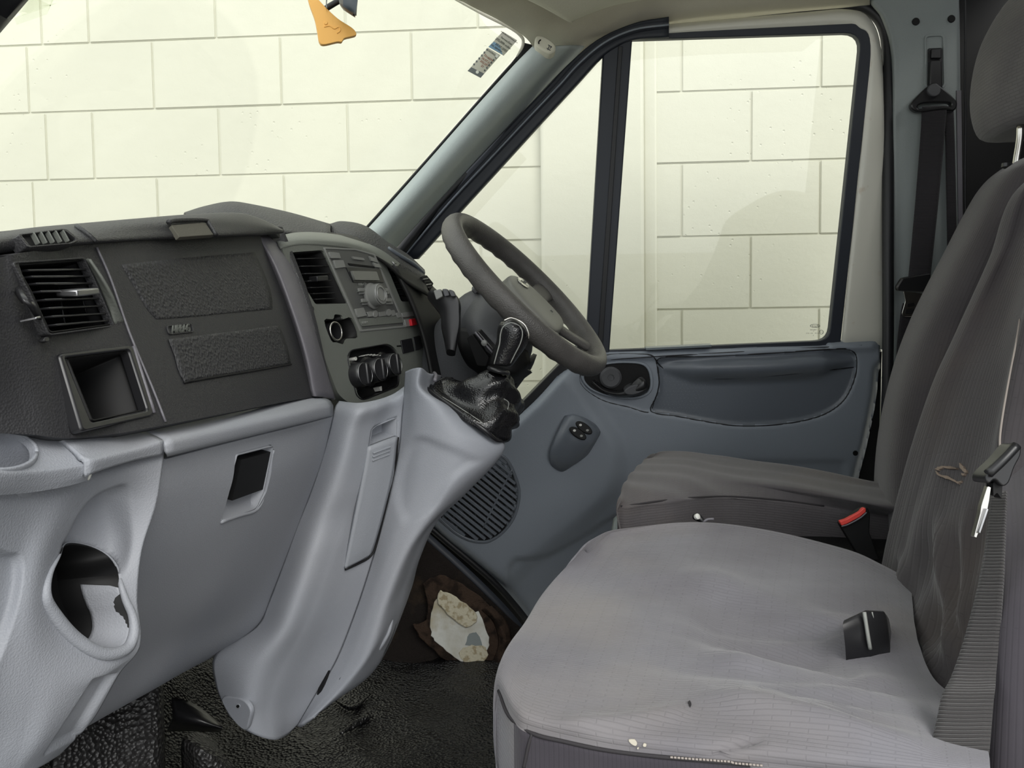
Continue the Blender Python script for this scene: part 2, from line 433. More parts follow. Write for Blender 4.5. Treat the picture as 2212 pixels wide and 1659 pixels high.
m_wall = M('cream white block paint', (204, 203, 189), .7, .3, bump=[('noise', 240, .2, .0012), ('noise', 26, .3, .004)])
def pits(m, sc, lo, hi, st):
    nt = m.node_tree; b = nt.nodes['Principled BSDF']; tc = nt.nodes.new('ShaderNodeNewGeometry')
    vo_ = nt.nodes.new('ShaderNodeTexVoronoi'); vo_.inputs['Scale'].default_value = sc
    mr = nt.nodes.new('ShaderNodeMapRange'); mr.inputs[1].default_value = lo; mr.inputs[2].default_value = hi
    no = nt.nodes.new('ShaderNodeTexNoise'); no.inputs['Scale'].default_value = 3.0
    m2 = nt.nodes.new('ShaderNodeMapRange'); m2.inputs[1].default_value = .54; m2.inputs[2].default_value = .64; m2.inputs[3].default_value = 1; m2.inputs[4].default_value = 0
    mx = nt.nodes.new('ShaderNodeMath'); mx.operation = 'MAXIMUM'
    bp_ = nt.nodes.new('ShaderNodeBump'); bp_.inputs['Strength'].default_value = st; bp_.inputs['Distance'].default_value = .006
    nt.links.new(tc.outputs['Position'], vo_.inputs['Vector']); nt.links.new(tc.outputs['Position'], no.inputs['Vector'])
    nt.links.new(vo_.outputs['Distance'], mr.inputs[0]); nt.links.new(no.outputs[0], m2.inputs[0])
    nt.links.new(mr.outputs[0], mx.inputs[0]); nt.links.new(m2.outputs[0], mx.inputs[1]); nt.links.new(mx.outputs[0], bp_.inputs['Height'])
    nt.links.new(b.inputs['Normal'].links[0].from_socket, bp_.inputs['Normal']); nt.links.new(bp_.outputs[0], b.inputs['Normal'])
pits(m_wall, 34, .05, .14, .4)
def film(m, c, r, amount):
    """grimy film left outside / inside the wiper's sweep: a disc of thin dirt on the pane"""
    nt = m.node_tree; out = [n for n in nt.nodes if n.type == 'OUTPUT_MATERIAL'][0]; src = out.inputs[0].links[0].from_socket
    g = nt.nodes.new('ShaderNodeNewGeometry'); d = nt.nodes.new('ShaderNodeVectorMath'); d.operation = 'DISTANCE'; d.inputs[1].default_value = tuple(c)
    mr = nt.nodes.new('ShaderNodeMapRange'); mr.inputs[1].default_value = r-.004; mr.inputs[2].default_value = r+.004; mr.inputs[3].default_value = amount; mr.inputs[4].default_value = 0
    df = nt.nodes.new('ShaderNodeBsdfDiffuse'); df.inputs[0].default_value = (.35, .35, .34, 1); mx = nt.nodes.new('ShaderNodeMixShader')
    nt.links.new(g.outputs['Position'], d.inputs[0]); nt.links.new(d.outputs['Value'], mr.inputs[0]); nt.links.new(mr.outputs[0], mx.inputs[0])
    nt.links.new(src, mx.inputs[1]); nt.links.new(df.outputs[0], mx.inputs[2]); nt.links.new(mx.outputs[0], out.inputs[0])
# ================================================================ outside: block wall, ground
YW = 2.45
wall = thing('wall_back', 'cream painted concrete block wall outside the cab', 'wall', (0, YW, -.55), kind='structure')
box('backing', V((0, YW+.0515, .9)), V((1, 0, 0)), V((0, 0, 1)), (7.2, 3.2, .10), m_wall, wall, 0)
zl = [P(300, y, Y=YW).z for y in (90, 238, 385)]
zs = [zl[0], zl[1], zl[2], P(1060, 521, Y=YW).z, P(1600, 667, Y=YW).z]
ch = (zs[0]-zs[4])/4
zs = [zs[0]+ch*k for k in (4, 3, 2, 1)]+zs+[zs[4]-ch*k for k in range(1, 5)]
def xs(row, px): return P(px, row, Y=YW).x
JA = [xs(170, p) for p in (62, 330, 605, 890)]; JB = [xs(310, p) for p in (203, 470, 752)]
bl = (JA[3]-JA[0])/3
blocks = {}
def block(x0, x1, z0, z1, k):
    w = round((x1-x0), 3); hgt = round(z1-z0, 3); g = .004
    if (w, hgt) not in blocks:
        bm = bmesh.new(); bmesh.ops.create_cube(bm, size=1)
        for v in bm.verts: v.co = V((v.co.x*(w-g), v.co.y*.03, v.co.z*(hgt-g)))
        bmesh.ops.bevel(bm, geom=bm.edges[:], offset=.0028, segments=2, affect='EDGES')
        me = bpy.data.meshes.new('block'); bm.to_mesh(me); bm.free(); me.materials.append(m_wall); autosmooth(me, 50); blocks[(w, hgt)] = me
    o = link('block', blocks[(w, hgt)], wall)
    o.location = ((x0+x1)/2, YW+.012+random.uniform(-.001, .001), (z0+z1)/2)
for i in range(len(zs)-1):
    z1, z0 = zs[i], zs[i+1]; odd = (i-4) % 2     # i=4 is the row just below the first measured joint
    base = JA[0] if odd == 0 else JB[0]
    J = [base+bl*k for k in range(-4, 9)]
    if odd and i in (3, 5): J.append(xs(310, 102))
    J.sort()
    for a, b in zip(J, J[1:]):
        if b-a > .05: block(a, b, z0, z1, 0)
plw = plane3(P(1168, 300, Y=YW-.035), P(1400, 300, Y=YW-.035), P(1300, 700, Y=YW-.035))
pa, pb = P(1168, 400, Y=YW-.04).x, P(1392, 400, Y=YW-.04).x
box('pilaster', V(((pa+pb)/2, YW+.01, .9)), V((1, 0, 0)), V((0, 0, 1)), (pb-pa, 3.0, .10), m_wall, wall, .012, 3)
pc = P(1420, 400, Y=YW-.012).x
box('pilaster_edge', V(((pb+pc)/2, YW+.02, .9)), V((1, 0, 0)), V((0, 0, 1)), (pc-pb, 3.0, .06), m_wall, wall, .008, 3)
g = box('ground', V((0, 0, -.6)), V((1, 0, 0)), V((0, 1, 0)), (14, 14, .1), m_ground, None, 0)
tag(g, 'grey concrete yard surface under the van', 'ground', kind='structure')

# ================================================================ cab shell
# door plane leans inwards towards the roof
DY = 1.78
pl_door = plane3(V((0, DY, .70)), V((1, DY, .70)), V((0, DY-.10, 1.40)))
pl_glass = (pl_door[0]+V((0, .018, 0)), pl_door[1])

# floor
fl = patch('floor', [[V((x, y, .0)) for y in (.12, .5, .9, 1.3, 1.72)] for x in (1.0, .6, .2, -.2, -.5, -.62)]+
           [[V((-.72, y, .08)) for y in (.12, .5, .9, 1.3, 1.72)], [V((-.84, y, .26)) for y in (.12, .5, .9, 1.3, 1.72)], [V((-.9, y, .5)) for y in (.12, .5, .9, 1.3, 1.72)]],
           m_mat, None, 8, 12, .012, disp=lambda u, v, p: .006*math.sin(p.x*31+p.y*9)*math.sin(p.y*27-p.x*6)+.003*math.sin(p.x*70)*math.sin(p.y*64))
tag(fl, 'black rubber cab floor mat and toe board', 'floor', kind='structure')
# outer underbody
ub = box('wall_front', V((-.93, .95, .28)), V((0, 1, 0)), V((0, 0, 1)), (1.75, .66, .03), m_dark, None, .004)
tag(ub, 'dark steel bulkhead in front of the footwell', 'wall', kind='structure')
wr = box('wall_rear', V((1.16, .90, .70)), V((0, 1, 0)), V((0, 0, 1)), (1.86, 1.62, .04), M('black bulkhead lining', (44, 42, 46), .8, .3, bump=GR), None, .004)
tag(wr, 'black bulkhead lining behind the seats', 'wall', kind='structure')

# ceiling: headliner patch, reaching from the windscreen header to the rear bulkhead
def hl(x, y, z): return V((x, y, z))
WT = [P(860, -78, Y=1.28), P(990, 0, Y=1.42), P(1060, 38, Y=1.52), P(1120, 70, Y=1.585), P(1140, 92, Y=1.60)]
ceil = thing('ceiling', 'grey beige cloth headliner above the windscreen and door', 'headliner', (.3, .9, 1.4), kind='structure')
rows = []
for ydep, za, zb, xf in ((.10, 1.36, 1.44, -.02), (.5, 1.42, 1.50, -.06), (.95, 1.43, 1.52, -.07)):
    rows.append([V((xf, ydep, za)), V((xf+.10, ydep, za+.04)), V((xf+.25, ydep, zb)), V((.6, ydep, zb+.02)), V((1.03, ydep, zb+.02))])
rows.append([P(860, -78, Y=1.28), P(900, -110, Y=1.28), P(980, -160, Y=1.30), V((.6, 1.3, 1.52)), V((1.03, 1.3, 1.52))])
rows.append([P(1000, 4, Y=1.42), P(1080, -10, Y=1.44), P(1200, -60, Y=1.46), P(1500, -90, Y=1.5), P(1950, -120, Y=1.5)])
rows.append([P(1085, 48, Y=1.53), P(1150, 42, Y=1.55), P(1260, 20, Y=1.58), P(1480, -20, Y=1.62), P(1900, -50, Y=1.62)])
rows.append([P(1138, 84, Y=1.60), P(1200, 86, Y=1.63), P(1290, 72, Y=1.66), P(1450, 32, Y=1.68), P(1880, -5, Y=1.68)])
rows.append([P(1166, 126, Y=1.65), P(1252, 116, Y=1.70), P(1340, 80, Y=1.725), P(1500, 52, Y=1.735), P(1880, 20, Y=1.735)])
patch('roof_lining', rows, m_head, ceil, 6, 6, .012)
box('roof_panel', V((.50, .92, 1.56)), V((1, 0, 0)), V((0, 1, 0)), (1.15, 1.75, .02), m_white, ceil, .004)

# windscreen
win = thing('window_1', 'sloping windscreen with dark edge band and pale seal', 'windscreen', (-.4, .9, .9), kind='structure')
GL = [[P(0, 30, Y=.42)+V((-.30, 0, -.32)), P(0, 30, Y=.42), P(60, -60, Y=.46), V((-.10, .40, 1.34))],
      [V((-.80, .75, .62)), V((-.56, .75, .92)), V((-.34, .75, 1.14)), V((-.11, .75, 1.38))],
      [V((-.82, 1.1, .62)), V((-.57, 1.1, .92)), V((-.35, 1.1, 1.15)), V((-.09, 1.12, 1.40))],
      [P(560, 600, Y=1.50), P(830, 330, Y=1.5), P(960, 150, Y=1.5), P(1030, 18, Y=1.48)],
      [P(640, 640, Y=1.64), P(800, 480, Y=1.62), P(1000, 250, Y=1.61), P(1125, 108, Y=1.60)]]
wp_ = patch('pane', GL, m_wglass, win, 8, 8, .004)
from mathutils.bvhtree import BVHTree
_b = BVHTree.FromPolygons([v.co.copy() for v in wp_.data.vertices], [tuple(p.vertices) for p in wp_.data.polygons])
_c = _b.ray_cast(CAMP, ray(120, 470).normalized())[0]; _e = _b.ray_cast(CAMP, ray(560, 228).normalized())[0]
if _c and _e: film(m_wglass, _c, (_e-_c).length, .03)
edge = [(1116, 122), (1126, 106), (1130, 93), (1127, 80), (1105, 62), (1050, 34), (990, 1), (930, -34)]
tube('seal', [P(x, y, Y=1.61-.010*max(0, i-2)**1.3) for i, (x, y) in enumerate(edge)], [.0015, .003, .0035, .0035, .003, .003, .003, .003], M('pale windscreen seal', (196, 194, 182), .6), win, 8, 5)
inn = [(768, 498), (880, 368), (992, 240), (1066, 155)]
fr_o = [(783, 505), (905, 372), (1015, 248), (1092, 160), (1116, 132), (1134, 105), (1140, 92)]
fr_i = [(776, 502), (896, 370), (1005, 246), (1082, 158), (1106, 130), (1122, 106), (1128, 92)]
patch('edge_band', [[P(x, y, Y=1.625) for x, y in [(792, 505), (912, 372), (1022, 248), (1098, 163), (1128, 138), (1148, 118), (1156, 98)]],
                    [P(x, y, Y=1.615) for x, y in [(784, 500), (903, 367), (1012, 243), (1088, 157), (1108, 133), (1124, 110), (1131, 92)]]], m_rubberd, win, 4, 6, .004)

# driver side windscreen pillar trim
_l = [(700, 590), (796, 492), (905, 370), (1015, 245), (1092, 160), (1122, 128), (1150, 100)]
_r = [(778, 630), (868, 522), (965, 416), (1070, 304), (1150, 219), (1202, 164), (1268, 100)]
ap = patch('trim_1', [[P(a[0]+(b[0]-a[0])*t, a[1]+(b[1]-a[1])*t, Y=yy) for a, b in zip(_l, _r)] for t, yy in ((0, 1.60), (.18, 1.578), (.45, 1.582), (.68, 1.612), (.82, 1.66), (1.0, 1.70))], m_pillar, None, 6, 8, .004)
tag(ap, 'blue grey plastic trim along the sloping windscreen pillar', 'pillar trim', kind='structure')
# near side pillar (only its tip reaches the frame's corner)
_p, _q = P(-91, 6, Y=.40), P(-13, -86, Y=.40)
np_ = tube('trim_2', [_p+(_p-_q)*5, _p, _q, _q+(_q-_p)*8], .022, m_rubberd, None, 14, 4)
tag(np_, 'dark passenger side windscreen pillar at the picture corner', 'pillar', kind='structure')

# body aperture seal around the driver's door
so = [(852, 560), (943, 446), (1033, 349), (1123, 254), (1187, 188), (1228, 144), (1294, 88), (1365, 54), (1420, 38), (1560, 28), (1720, 18), (1835, 13), (1880, 24), (1908, 58), (1918, 130), (1918, 300), (1918, 520), (1918, 760), (1912, 960), (1895, 1080)]
tr3 = tube('trim_3', [P(x, y, Y=1.725) for x, y in so], .0125, m_rubberd, None, 10, 5)
tag(tr3, 'black rubber door opening seal running over the driver window', 'door seal', kind='structure')

# B pillar trim with belt slot
pl_b = plane3(V((.73, 1.755, .7)), V((.97, 1.735, .7)), V((.73, 1.70, 1.4)))
bp = thing('trim_4', 'grey plastic pillar trim behind the driver door', 'pillar trim', (.85, 1.76, 0), kind='structure')
patch('pillar_panel', [[PP(x, y, pl_b, d) for x, y, d in r] for r in [
    [(1850, -60, -.05), (1880, -60, .0), (1910, -60, .004), (1990, -60, .006), (2062, -60, .004), (2074, -60, -.02)],
    [(1868, -5, -.05), (1884, 5, .0), (1912, 0, .004), (1990, 0, .006), (2062, 0, .004), (2072, 0, -.02)],
    [(1895, 35, -.05), (1910, 45, 0), (1930, 40, .004), (1990, 40, .006), (2063, 40, .004), (2073, 40, -.02)],
    [(1918, 120, -.05), (1928, 130, 0), (1945, 130, .005), (1990, 130, .008), (2064, 130, .004), (2074, 130, -.02)],
    [(1920, 330, -.05), (1928, 330, 0), (1946, 330, .005), (1992, 330, .008), (2066, 330, .004), (2076, 330, -.02)],
    [(1920, 600, -.05), (1929, 600, 0), (1950, 600, .005), (2000, 600, .008), (2070, 600, .004), (2080, 600, -.02)],
    [(1920, 1000, -.05), (1930, 1000, 0), (1955, 1000, .005), (2005, 1000, .008), (2075, 1000, .004), (2085, 1000, -.02)],
    [(1920, 1500, -.05), (1930, 1500, 0), (1955, 1500, .005), (2005, 1500, .008), (2075, 1500, .004), (2085, 1500, -.02)]]], m_bpillar, bp, 5, 5, .004)
ring('belt_slide_surround', rp([(1997, 74), (2042, 72), (2044, 190), (1998, 192)], 10), rp([(2001, 79), (2037, 77), (2039, 186), (2002, 188)], 8), pl_b, .0105, -.004, m_bpillar, bp, .0008)
prism('belt_slide_slot', rp([(2005, 104), (2036, 103), (2036, 200), (2004, 200)], 4), pl_b, .011, -.002, m_rubberd, bp)
for x, y in ((1979, 46), (2056, 40)):
    prism('fixing_hole', ell(x, y, 8, 8), pl_b, .0095, -.002, m_dark, bp, .0004)
prism('edge_strip', [(2066, 195), (2077, 195), (2083, 620), (2072, 620)], pl_b, .006, .01, m_lilac, bp, .001)
tube('edge_cable', [PP(x, y, pl_b, .01) for x, y in [(2084, -20), (2085, 100), (2084, 190), (2086, 260), (2085, 420), (2090, 600)]], .002, m_rubberd, bp)

rl = box('trim_6', V((1.035, 1.775, .7)), V((1, 0, 0)), V((0, 0, 1)), (.27, 1.7, .03), m_dark, None, .004)
tag(rl, 'black lining between the belt pillar and the bulkhead', 'side lining', kind='structure')
# ================================================================ driver's door
door = thing('door_1', 'driver door with slate grey trim, tall window and small front quarter window', 'door', (.35, 1.80, 0), kind='structure')
gl_o = rp([(1360, 86), (1862, 70), (1791, 736), (1313, 757)], [4, 38, 28, 3])
# window rubbers (main glass), painted steel frame, divider post
rb_o = rp([(1335, 76), (1890, 48), (1815, 752), (1296, 772)], [4, 50, 8, 3])
prism('window_pane', [(1335, 60), (1875, 45), (1875, 320), (1812, 770), (1295, 780)], pl_glass, 0, .004, m_glass, door, 0)
prism('quarter_pane', [(1320, 90), (1278, 770), (1110, 905), (1010, 905), (880, 585)], pl_glass, 0, .004, m_glass, door, 0)
ring('window_rubber', [rb_o[i] for i in range(len(rb_o))], gl_o, pl_door, .004, .016, m_rubber, door, .002)
patch('window_frame', [[PP(x, y, pl_door, d) for x, y, d in r] for r in [
    [(1372, 58, -.03), (1372, 66, .0), (1380, 72, .006), (1384, 80, .002)],
    [(1560, 42, -.03), (1560, 48, .0), (1565, 56, .006), (1566, 66, .002)],
    [(1740, 26, -.03), (1740, 34, .0), (1742, 44, .006), (1744, 57, .002)],
    [(1830, 20, -.03), (1830, 28, .0), (1828, 40, .006), (1826, 54, .002)],
    [(1878, 38, -.03), (1872, 46, .0), (1862, 54, .006), (1852, 62, .002)],
    [(1904, 110, -.03), (1898, 114, .0), (1888, 106, .006), (1876, 95, .002)],
    [(1912, 300, -.03), (1908, 300, .0), (1878, 296, .006), (1862, 300, .002)],
    [(1912, 520, -.03), (1908, 520, .0), (1855, 520, .006), (1839, 520, .002)],
    [(1912, 755, -.03), (1908, 755, .0), (1832, 755, .006), (1815, 755, .002)]]], m_white, door, 6, 5, .006)
_l = [(846, 560), (940, 444), (1030, 347), (1120, 252), (1184, 186), (1224, 142), (1290, 86), (1370, 50), (1445, 36)]
_r = [(905, 560), (1000, 455), (1085, 362), (1178, 260), (1250, 182), (1300, 127), (1335, 102), (1372, 88), (1445, 84)]
patch('header_rubber', [[PP(a[0]+(b[0]-a[0])*t, a[1]+(b[1]-a[1])*t, pl_door, d) for t, d in ((0, .01), (.28, .012), (.34, .02), (.42, .012), (.9, .012), (1, -.01))] for a, b in zip(_l, _r)], m_rubber, door, 5, 4, .008)
tube('header_lip', [PP(a[0]+(b[0]-a[0])*.36, a[1]+(b[1]-a[1])*.36, pl_door, .019) for a, b in zip(_l, _r)], .0022, m_door, door)
prism('divider_post', [(1304, 92), (1366, 84), (1316, 765), (1264, 765)], pl_door, .006, .03, m_rubber, door, .003)
prism('post_groove', [(1336, 100), (1345, 100), (1301, 762), (1290, 762)], pl_door, .010, .002, m_rubberd, door, .001)
prism('quarter_sill', [(1272, 745), (1280, 800), (1150, 900), (1090, 960), (1070, 940), (1125, 872), (1205, 790), (1250, 745)], pl_door, .002, .04, m_rubberd, door, .002)
# door skin outside
prism('outer_skin', [(880, 600), (1110, 885), (1290, 768), (1905, 755), (1900, 1500), (900, 1500)], (pl_door[0]+V((0, .10, 0)), pl_door[1]), 0, .01, m_white, door, .002)
prism('inner_core', [(880, 1000), (1010, 905), (1130, 885), (1290, 775), (1905, 760), (1880, 1480), (840, 1480)], (pl_door[0]+V((0, .03, 0)), pl_door[1]), 0, .05, m_dark, door, 0)

# door card: relief field on the door plane
card = c2([(1898, 745), (1897, 800), (1890, 870), (1872, 960), (1848, 1060), (1835, 1180), (1820, 1320), (1600, 1420), (1300, 1440), (1180, 1390), (1128, 1318), (1080, 1262), (1010, 1204), (930, 1140), (900, 1080), (960, 1000), (1062, 950), (1128, 893), (1172, 850), (1216, 800), (1245, 775), (1275, 762), (1330, 757)], 4)
card += [(1340, 757), (1560, 748), (1780, 738), (1880, 734), (1893, 736)]
ins = c2([(1428, 772), (1520, 770), (1680, 762), (1800, 754), (1838, 756), (1851, 775), (1847, 815), (1825, 862), (1785, 893), (1730, 910), (1660, 919), (1590, 920), (1520, 910), (1460, 899), (1406, 889), (1418, 855), (1424, 825), (1420, 795)], 4)
bez = c2([(1252, 815), (1262, 790), (1290, 772), (1330, 765), (1380, 765), (1412, 770), (1422, 800), (1423, 835), (1412, 870), (1400, 891), (1360, 880), (1310, 868), (1275, 850), (1256, 832)], 4)
bulge = c2([(1120, 880), (1220, 800), (1290, 880), (1335, 945), (1344, 1000), (1330, 1060), (1290, 1110), (1230, 1160), (1150, 1220), (1080, 1262), (930, 1140), (960, 1000)], 4)
pocket = c2([(1095, 1228), (1180, 1198), (1260, 1155), (1330, 1112), (1420, 1105), (1840, 1060), (1840, 1400), (1200, 1420)], 3)
def card_h(x, y):
    h = .012
    sd = sdist(x, y, card)
    h -= .022*(1-sst(0, 16, sd))                          # rolled edge
    h += .010*sst(1, 12, 757+(x-1340)*-.042+26-y)           # sill roll on top
    h -= .009*sst(-3, 7, sdist(x, y, ins))                  # recessed insert
    h -= .004*sst(-3, 4, sdist(x, y, bez))
    h += .020*sst(-14, 26, sdist(x, y, bulge))
    h -= .016*sst(-3, 7, sdist(x, y, pocket))
    # armrest roll inside the insert
    if 1425 < x < 1852:
        t = (x-1425)/427; yc = 795-16*t-14*(1-abs(2*t-1)**2)*0+8*math.sin(t*math.pi); wv = 26*min(1, 5*t+.15)*(1 if t < .8 else max(.2, (1-t)*5))
        d = (y-yc)/wv
        if abs(d) < 1.25: h += .030*max(0, math.cos(d*math.pi/2.5))**1.4*min(1, 4*t)*min(1, 6*(1-t))
    # long soft ledge at the bottom rear
    if x > 1560: h -= .006*sst(-6, 6, 26-abs(y-1022))*sst(1560, 1600, x)*sst(1835, 1815, x)
    return h
NX, NY = 190, 120
x0, x1, y0, y1 = 896, 1900, 730, 1430
vsx, idx, fsx = [], {}, []
for j in range(NY+1):
    for i in range(NX+1):
        x = x0+(x1-x0)*i/NX; y = y0+(y1-y0)*j/NY
        if sdist(x, y, card) > -8: idx[i, j] = len(vsx); vsx.append((x, y))
pts3 = []
for x, y in vsx:
    if sdist(x, y, card) < 0:       # pull outside vertices to the outline
        b, j, bp_ = 1e9, len(card)-1, None
        for i in range(len(card)):
            ax, ay = card[j]; bx, by = card[i]; dx, dy = bx-ax, by-ay
            t = max(0, min(1, ((x-ax)*dx+(y-ay)*dy)/max(1e-9, dx*dx+dy*dy)))
            d = (x-ax-dx*t)**2+(y-ay-dy*t)**2
            if d < b: b, bp_ = d, (ax+dx*t, ay+dy*t)
            j = i
        x, y = bp_
    pts3.append(PP(x, y, pl_door, card_h(x, y)))
fi = []
for j in range(NY):
    for i in range(NX):
        q = [(i, j), (i, j+1), (i+1, j+1), (i+1, j)]
        if all(k in idx for k in q): fi.append(tuple(idx[k] for k in q))
dc = mk('door_card', pts3, fi, m_door, door); dc.data.materials.append(m_doord); dc.data.materials.append(m_doorg)
for p in dc.data.polygons:
    x = sum(vsx[k][0] for k in p.vertices)/4; y = sum(vsx[k][1] for k in p.vertices)/4
    if sdist(x, y, ins) > 1:
        t = (x-1425)/427
        p.material_index = 1
s_ = dc.modifiers.new('solid', 'SOLIDIFY'); s_.thickness = .003; s_.offset = 0
# seams
tube('insert_seam', [PP(x, y, pl_door, card_h(x, y)+.0006) for x, y in ins[::2]], .0017, m_rubberd, door, 6, 2, True)
tube('bezel_seam', [PP(x, y, pl_door, card_h(x, y)+.0006) for x, y in bez[::2]], .0015, m_rubberd, door, 6, 2, True)
tube('armrest_seam', [PP(x, y, pl_door, card_h(x, y)+.0004) for x, y in [(1414, 774), (1432, 795), (1470, 812), (1530, 818), (1620, 816), (1740, 805), (1846, 793)]], .0012, m_rubberd, door, 6, 4)
tube('sill_seam', [PP(x, y, pl_door, card_h(x, y)+.0004) for x, y in [(1306, 778), (1420, 770), (1560, 762), (1720, 753), (1862, 746)]], .0012, m_rubberd, door, 6, 4)
prism('sill_strip', [(1395, 752), (1538, 745), (1537, 750), (1396, 757)], pl_door, .023, .004, m_doorg, door, .0008)
# dimples of the insert
dv, df = [], []
for r in range(17):
    for c in range(14):
        x = 1418+c*8.3+(r % 2)*4.1-r*.9; y = 782+r*7.1
        if x > 1540-((y-830)/8)**2*.4 or sdist(x, y, ins) < 7 or y < 812-(1470-x)*.3: continue
        if sdist(x, y, bez) > -7: continue
        c0 = PP(x, y, pl_door, .0048); b0 = len(dv)
        for k in range(6): dv.append(c0+V((math.cos(k*1.047), 0, math.sin(k*1.047)))*.0012)
        dv.append(c0-V((0, .0008, 0)))
        for k in range(6): df.append((b0+k, b0+(k+1) % 6, b0+6))
if dv: tag(mk('dimples', dv, df, m_doord, door), kind='stuff')
# handle: cup, lever, lock button
cup = c2([(1262, 818), (1272, 798), (1300, 790), (1345, 785), (1390, 790), (1404, 815), (1400, 845), (1370, 858), (1320, 855), (1280, 840)], 5)
prism('handle_cup', cup, pl_door, .0142, .0, m_dark, door, .001)
ring('handle_cup_rim', [(1333+(x-1333)*1.09, 824+(y-824)*1.12) for x, y in cup], cup, pl_door, .018, .002, m_door, door, .002)
lathe('lock_boss', [(.026, -.004), (.026, .004), (.021, .008), (.008, .0075), (.007, .005), (.001, .005)], PP(1319, 815, pl_door, .016), pl_door[1], m_shroud, door)
hd = patch('handle_lever', [[PP(x, y, pl_door, d) for x, y, d in r] for r in [
    [(1284, 820, .016), (1310, 838, .018), (1345, 842, .026), (1375, 818, .040), (1386, 812, .036)],
    [(1280, 824, .024), (1308, 844, .030), (1345, 848, .040), (1385, 828, .050), (1396, 822, .044)],
    [(1282, 828, .024), (1312, 850, .030), (1350, 854, .042), (1388, 842, .050), (1400, 838, .044)],
    [(1290, 830, .016), (1318, 854, .020), (1350, 858, .028), (1385, 853, .036), (1398, 848, .030)]]], m_blackp, door, 5, 5, .006)
prism('handle_pad', ell(1372, 842, 24, 10, 20, -.25), pl_door, .049, .004, m_shroud, door, .002)
# window switch pod
pod = patch('switch_pod', [[PP(x, y, pl_door, d) for x, y, d in r] for r in [
    [(1222, 893, .026), (1242, 897, .030), (1262, 902, .032), (1284, 914, .030), (1298, 925, .024)],
    [(1216, 906, .042), (1236, 898, .060), (1260, 908, .068), (1286, 926, .060), (1296, 938, .040)],
    [(1208, 924, .050), (1226, 930, .072), (1250, 945, .080), (1278, 953, .072), (1292, 946, .046)],
    [(1196, 950, .050), (1214, 960, .070), (1240, 972, .076), (1268, 972, .066), (1284, 960, .044)],
    [(1186, 980, .046), (1204, 992, .060), (1226, 1000, .064), (1250, 996, .054), (1268, 984, .038)],
    [(1190, 1004, .036), (1204, 1012, .044), (1216, 1014, .046), (1230, 1010, .040), (1246, 1000, .032)],
    [(1204, 1016, .026), (1210, 1019, .030), (1216, 1020, .030), (1222, 1018, .028), (1230, 1012, .026)]]], m_doord, door, 5, 5, .004)
_bp = BVHTree.FromPolygons([v.co.copy() for v in pod.data.vertices], [tuple(p.vertices) for p in pod.data.polygons])
pl_sw = plane3(*[_bp.ray_cast(CAMP, ray(*q_).normalized())[0] for q_ in ((1238, 916), (1278, 936), (1246, 948))])
for cx, cy in ((1262, 924), (1249, 936)):
    sw = prism('window_switch', ell(cx, cy, 21, 9.5, 24, .62), pl_sw, .007, .006, m_dark, door, .002)
    for dx, dy, mm in ((-8, -6, m_markw), (7, 5.5, m_markg)):
        prism('switch_mark', ell(cx+dx, cy+dy, 3.2, 2.6, 10), pl_sw, .0078, .0, mm, sw, 0)
# speaker grille
GC = (1040, 1073); grl = c2([(1072, 985), (1094, 998), (1112, 1035), (1119, 1070), (1110, 1112), (1088, 1145), (1058, 1166), (1030, 1168), (1000, 1158), (972, 1138), (945, 1105), (960, 1060), (1000, 1010), (1040, 985)], 5)
prism('speaker_recess', grl, pl_door, .0335, .0, m_dark, door, .001)
ring('speaker_rim', [(1035+(x-1035)*1.07, 1078+(y-1078)*1.06) for x, y in grl], grl, pl_door, .038, .004, m_doord, door, .0015)
gd = V((.78, .625)); gn = V((-gd.y, gd.x))
for k in range(-10, 11):
    c = V(GC)+gn*k*11.2
    tt = [t for t in range(-140, 141, 3) if sdist(c.x+gd.x*t, c.y+gd.y*t, grl) > 1]
    if len(tt) < 5: continue
    a = c+gd*tt[0]; b = c+gd*tt[-1]; w = gn*3.3
    prism('speaker_slat', [(a-w)[:], (b-w)[:], (b+w)[:], (a+w)[:]], pl_door, .0375, .003, m_doord, door, .0008, 1)
tube('speaker_rib', [PP(x, y, pl_door, .036) for x, y in [(1108, 1010), (1090, 1045), (1068, 1090), (1044, 1140)]], .0022, m_doord, door, 6, 3)
prism('fixing_plug', ell(1848, 979, 6, 6, 16), pl_door, .014, .002, m_dark, door, .001)
# door bottom seals along the step
tube('lower_seal', [PP(x, y, pl_door, .012) for x, y in [(905, 1118), (960, 1166), (1020, 1216), (1075, 1266), (1130, 1330), (1180, 1400)]], .009, m_rubberd, door, 8, 4)
tr5 = tube('trim_5', [P(x, y, Y=1.70) for x, y in [(885, 1128), (940, 1178), (1000, 1232), (1060, 1290), (1110, 1345), (1150, 1400)]], .012, m_rubber, None, 10, 4)
tag(tr5, 'black rubber sill strip under the driver door edge', 'sill strip', kind='structure')
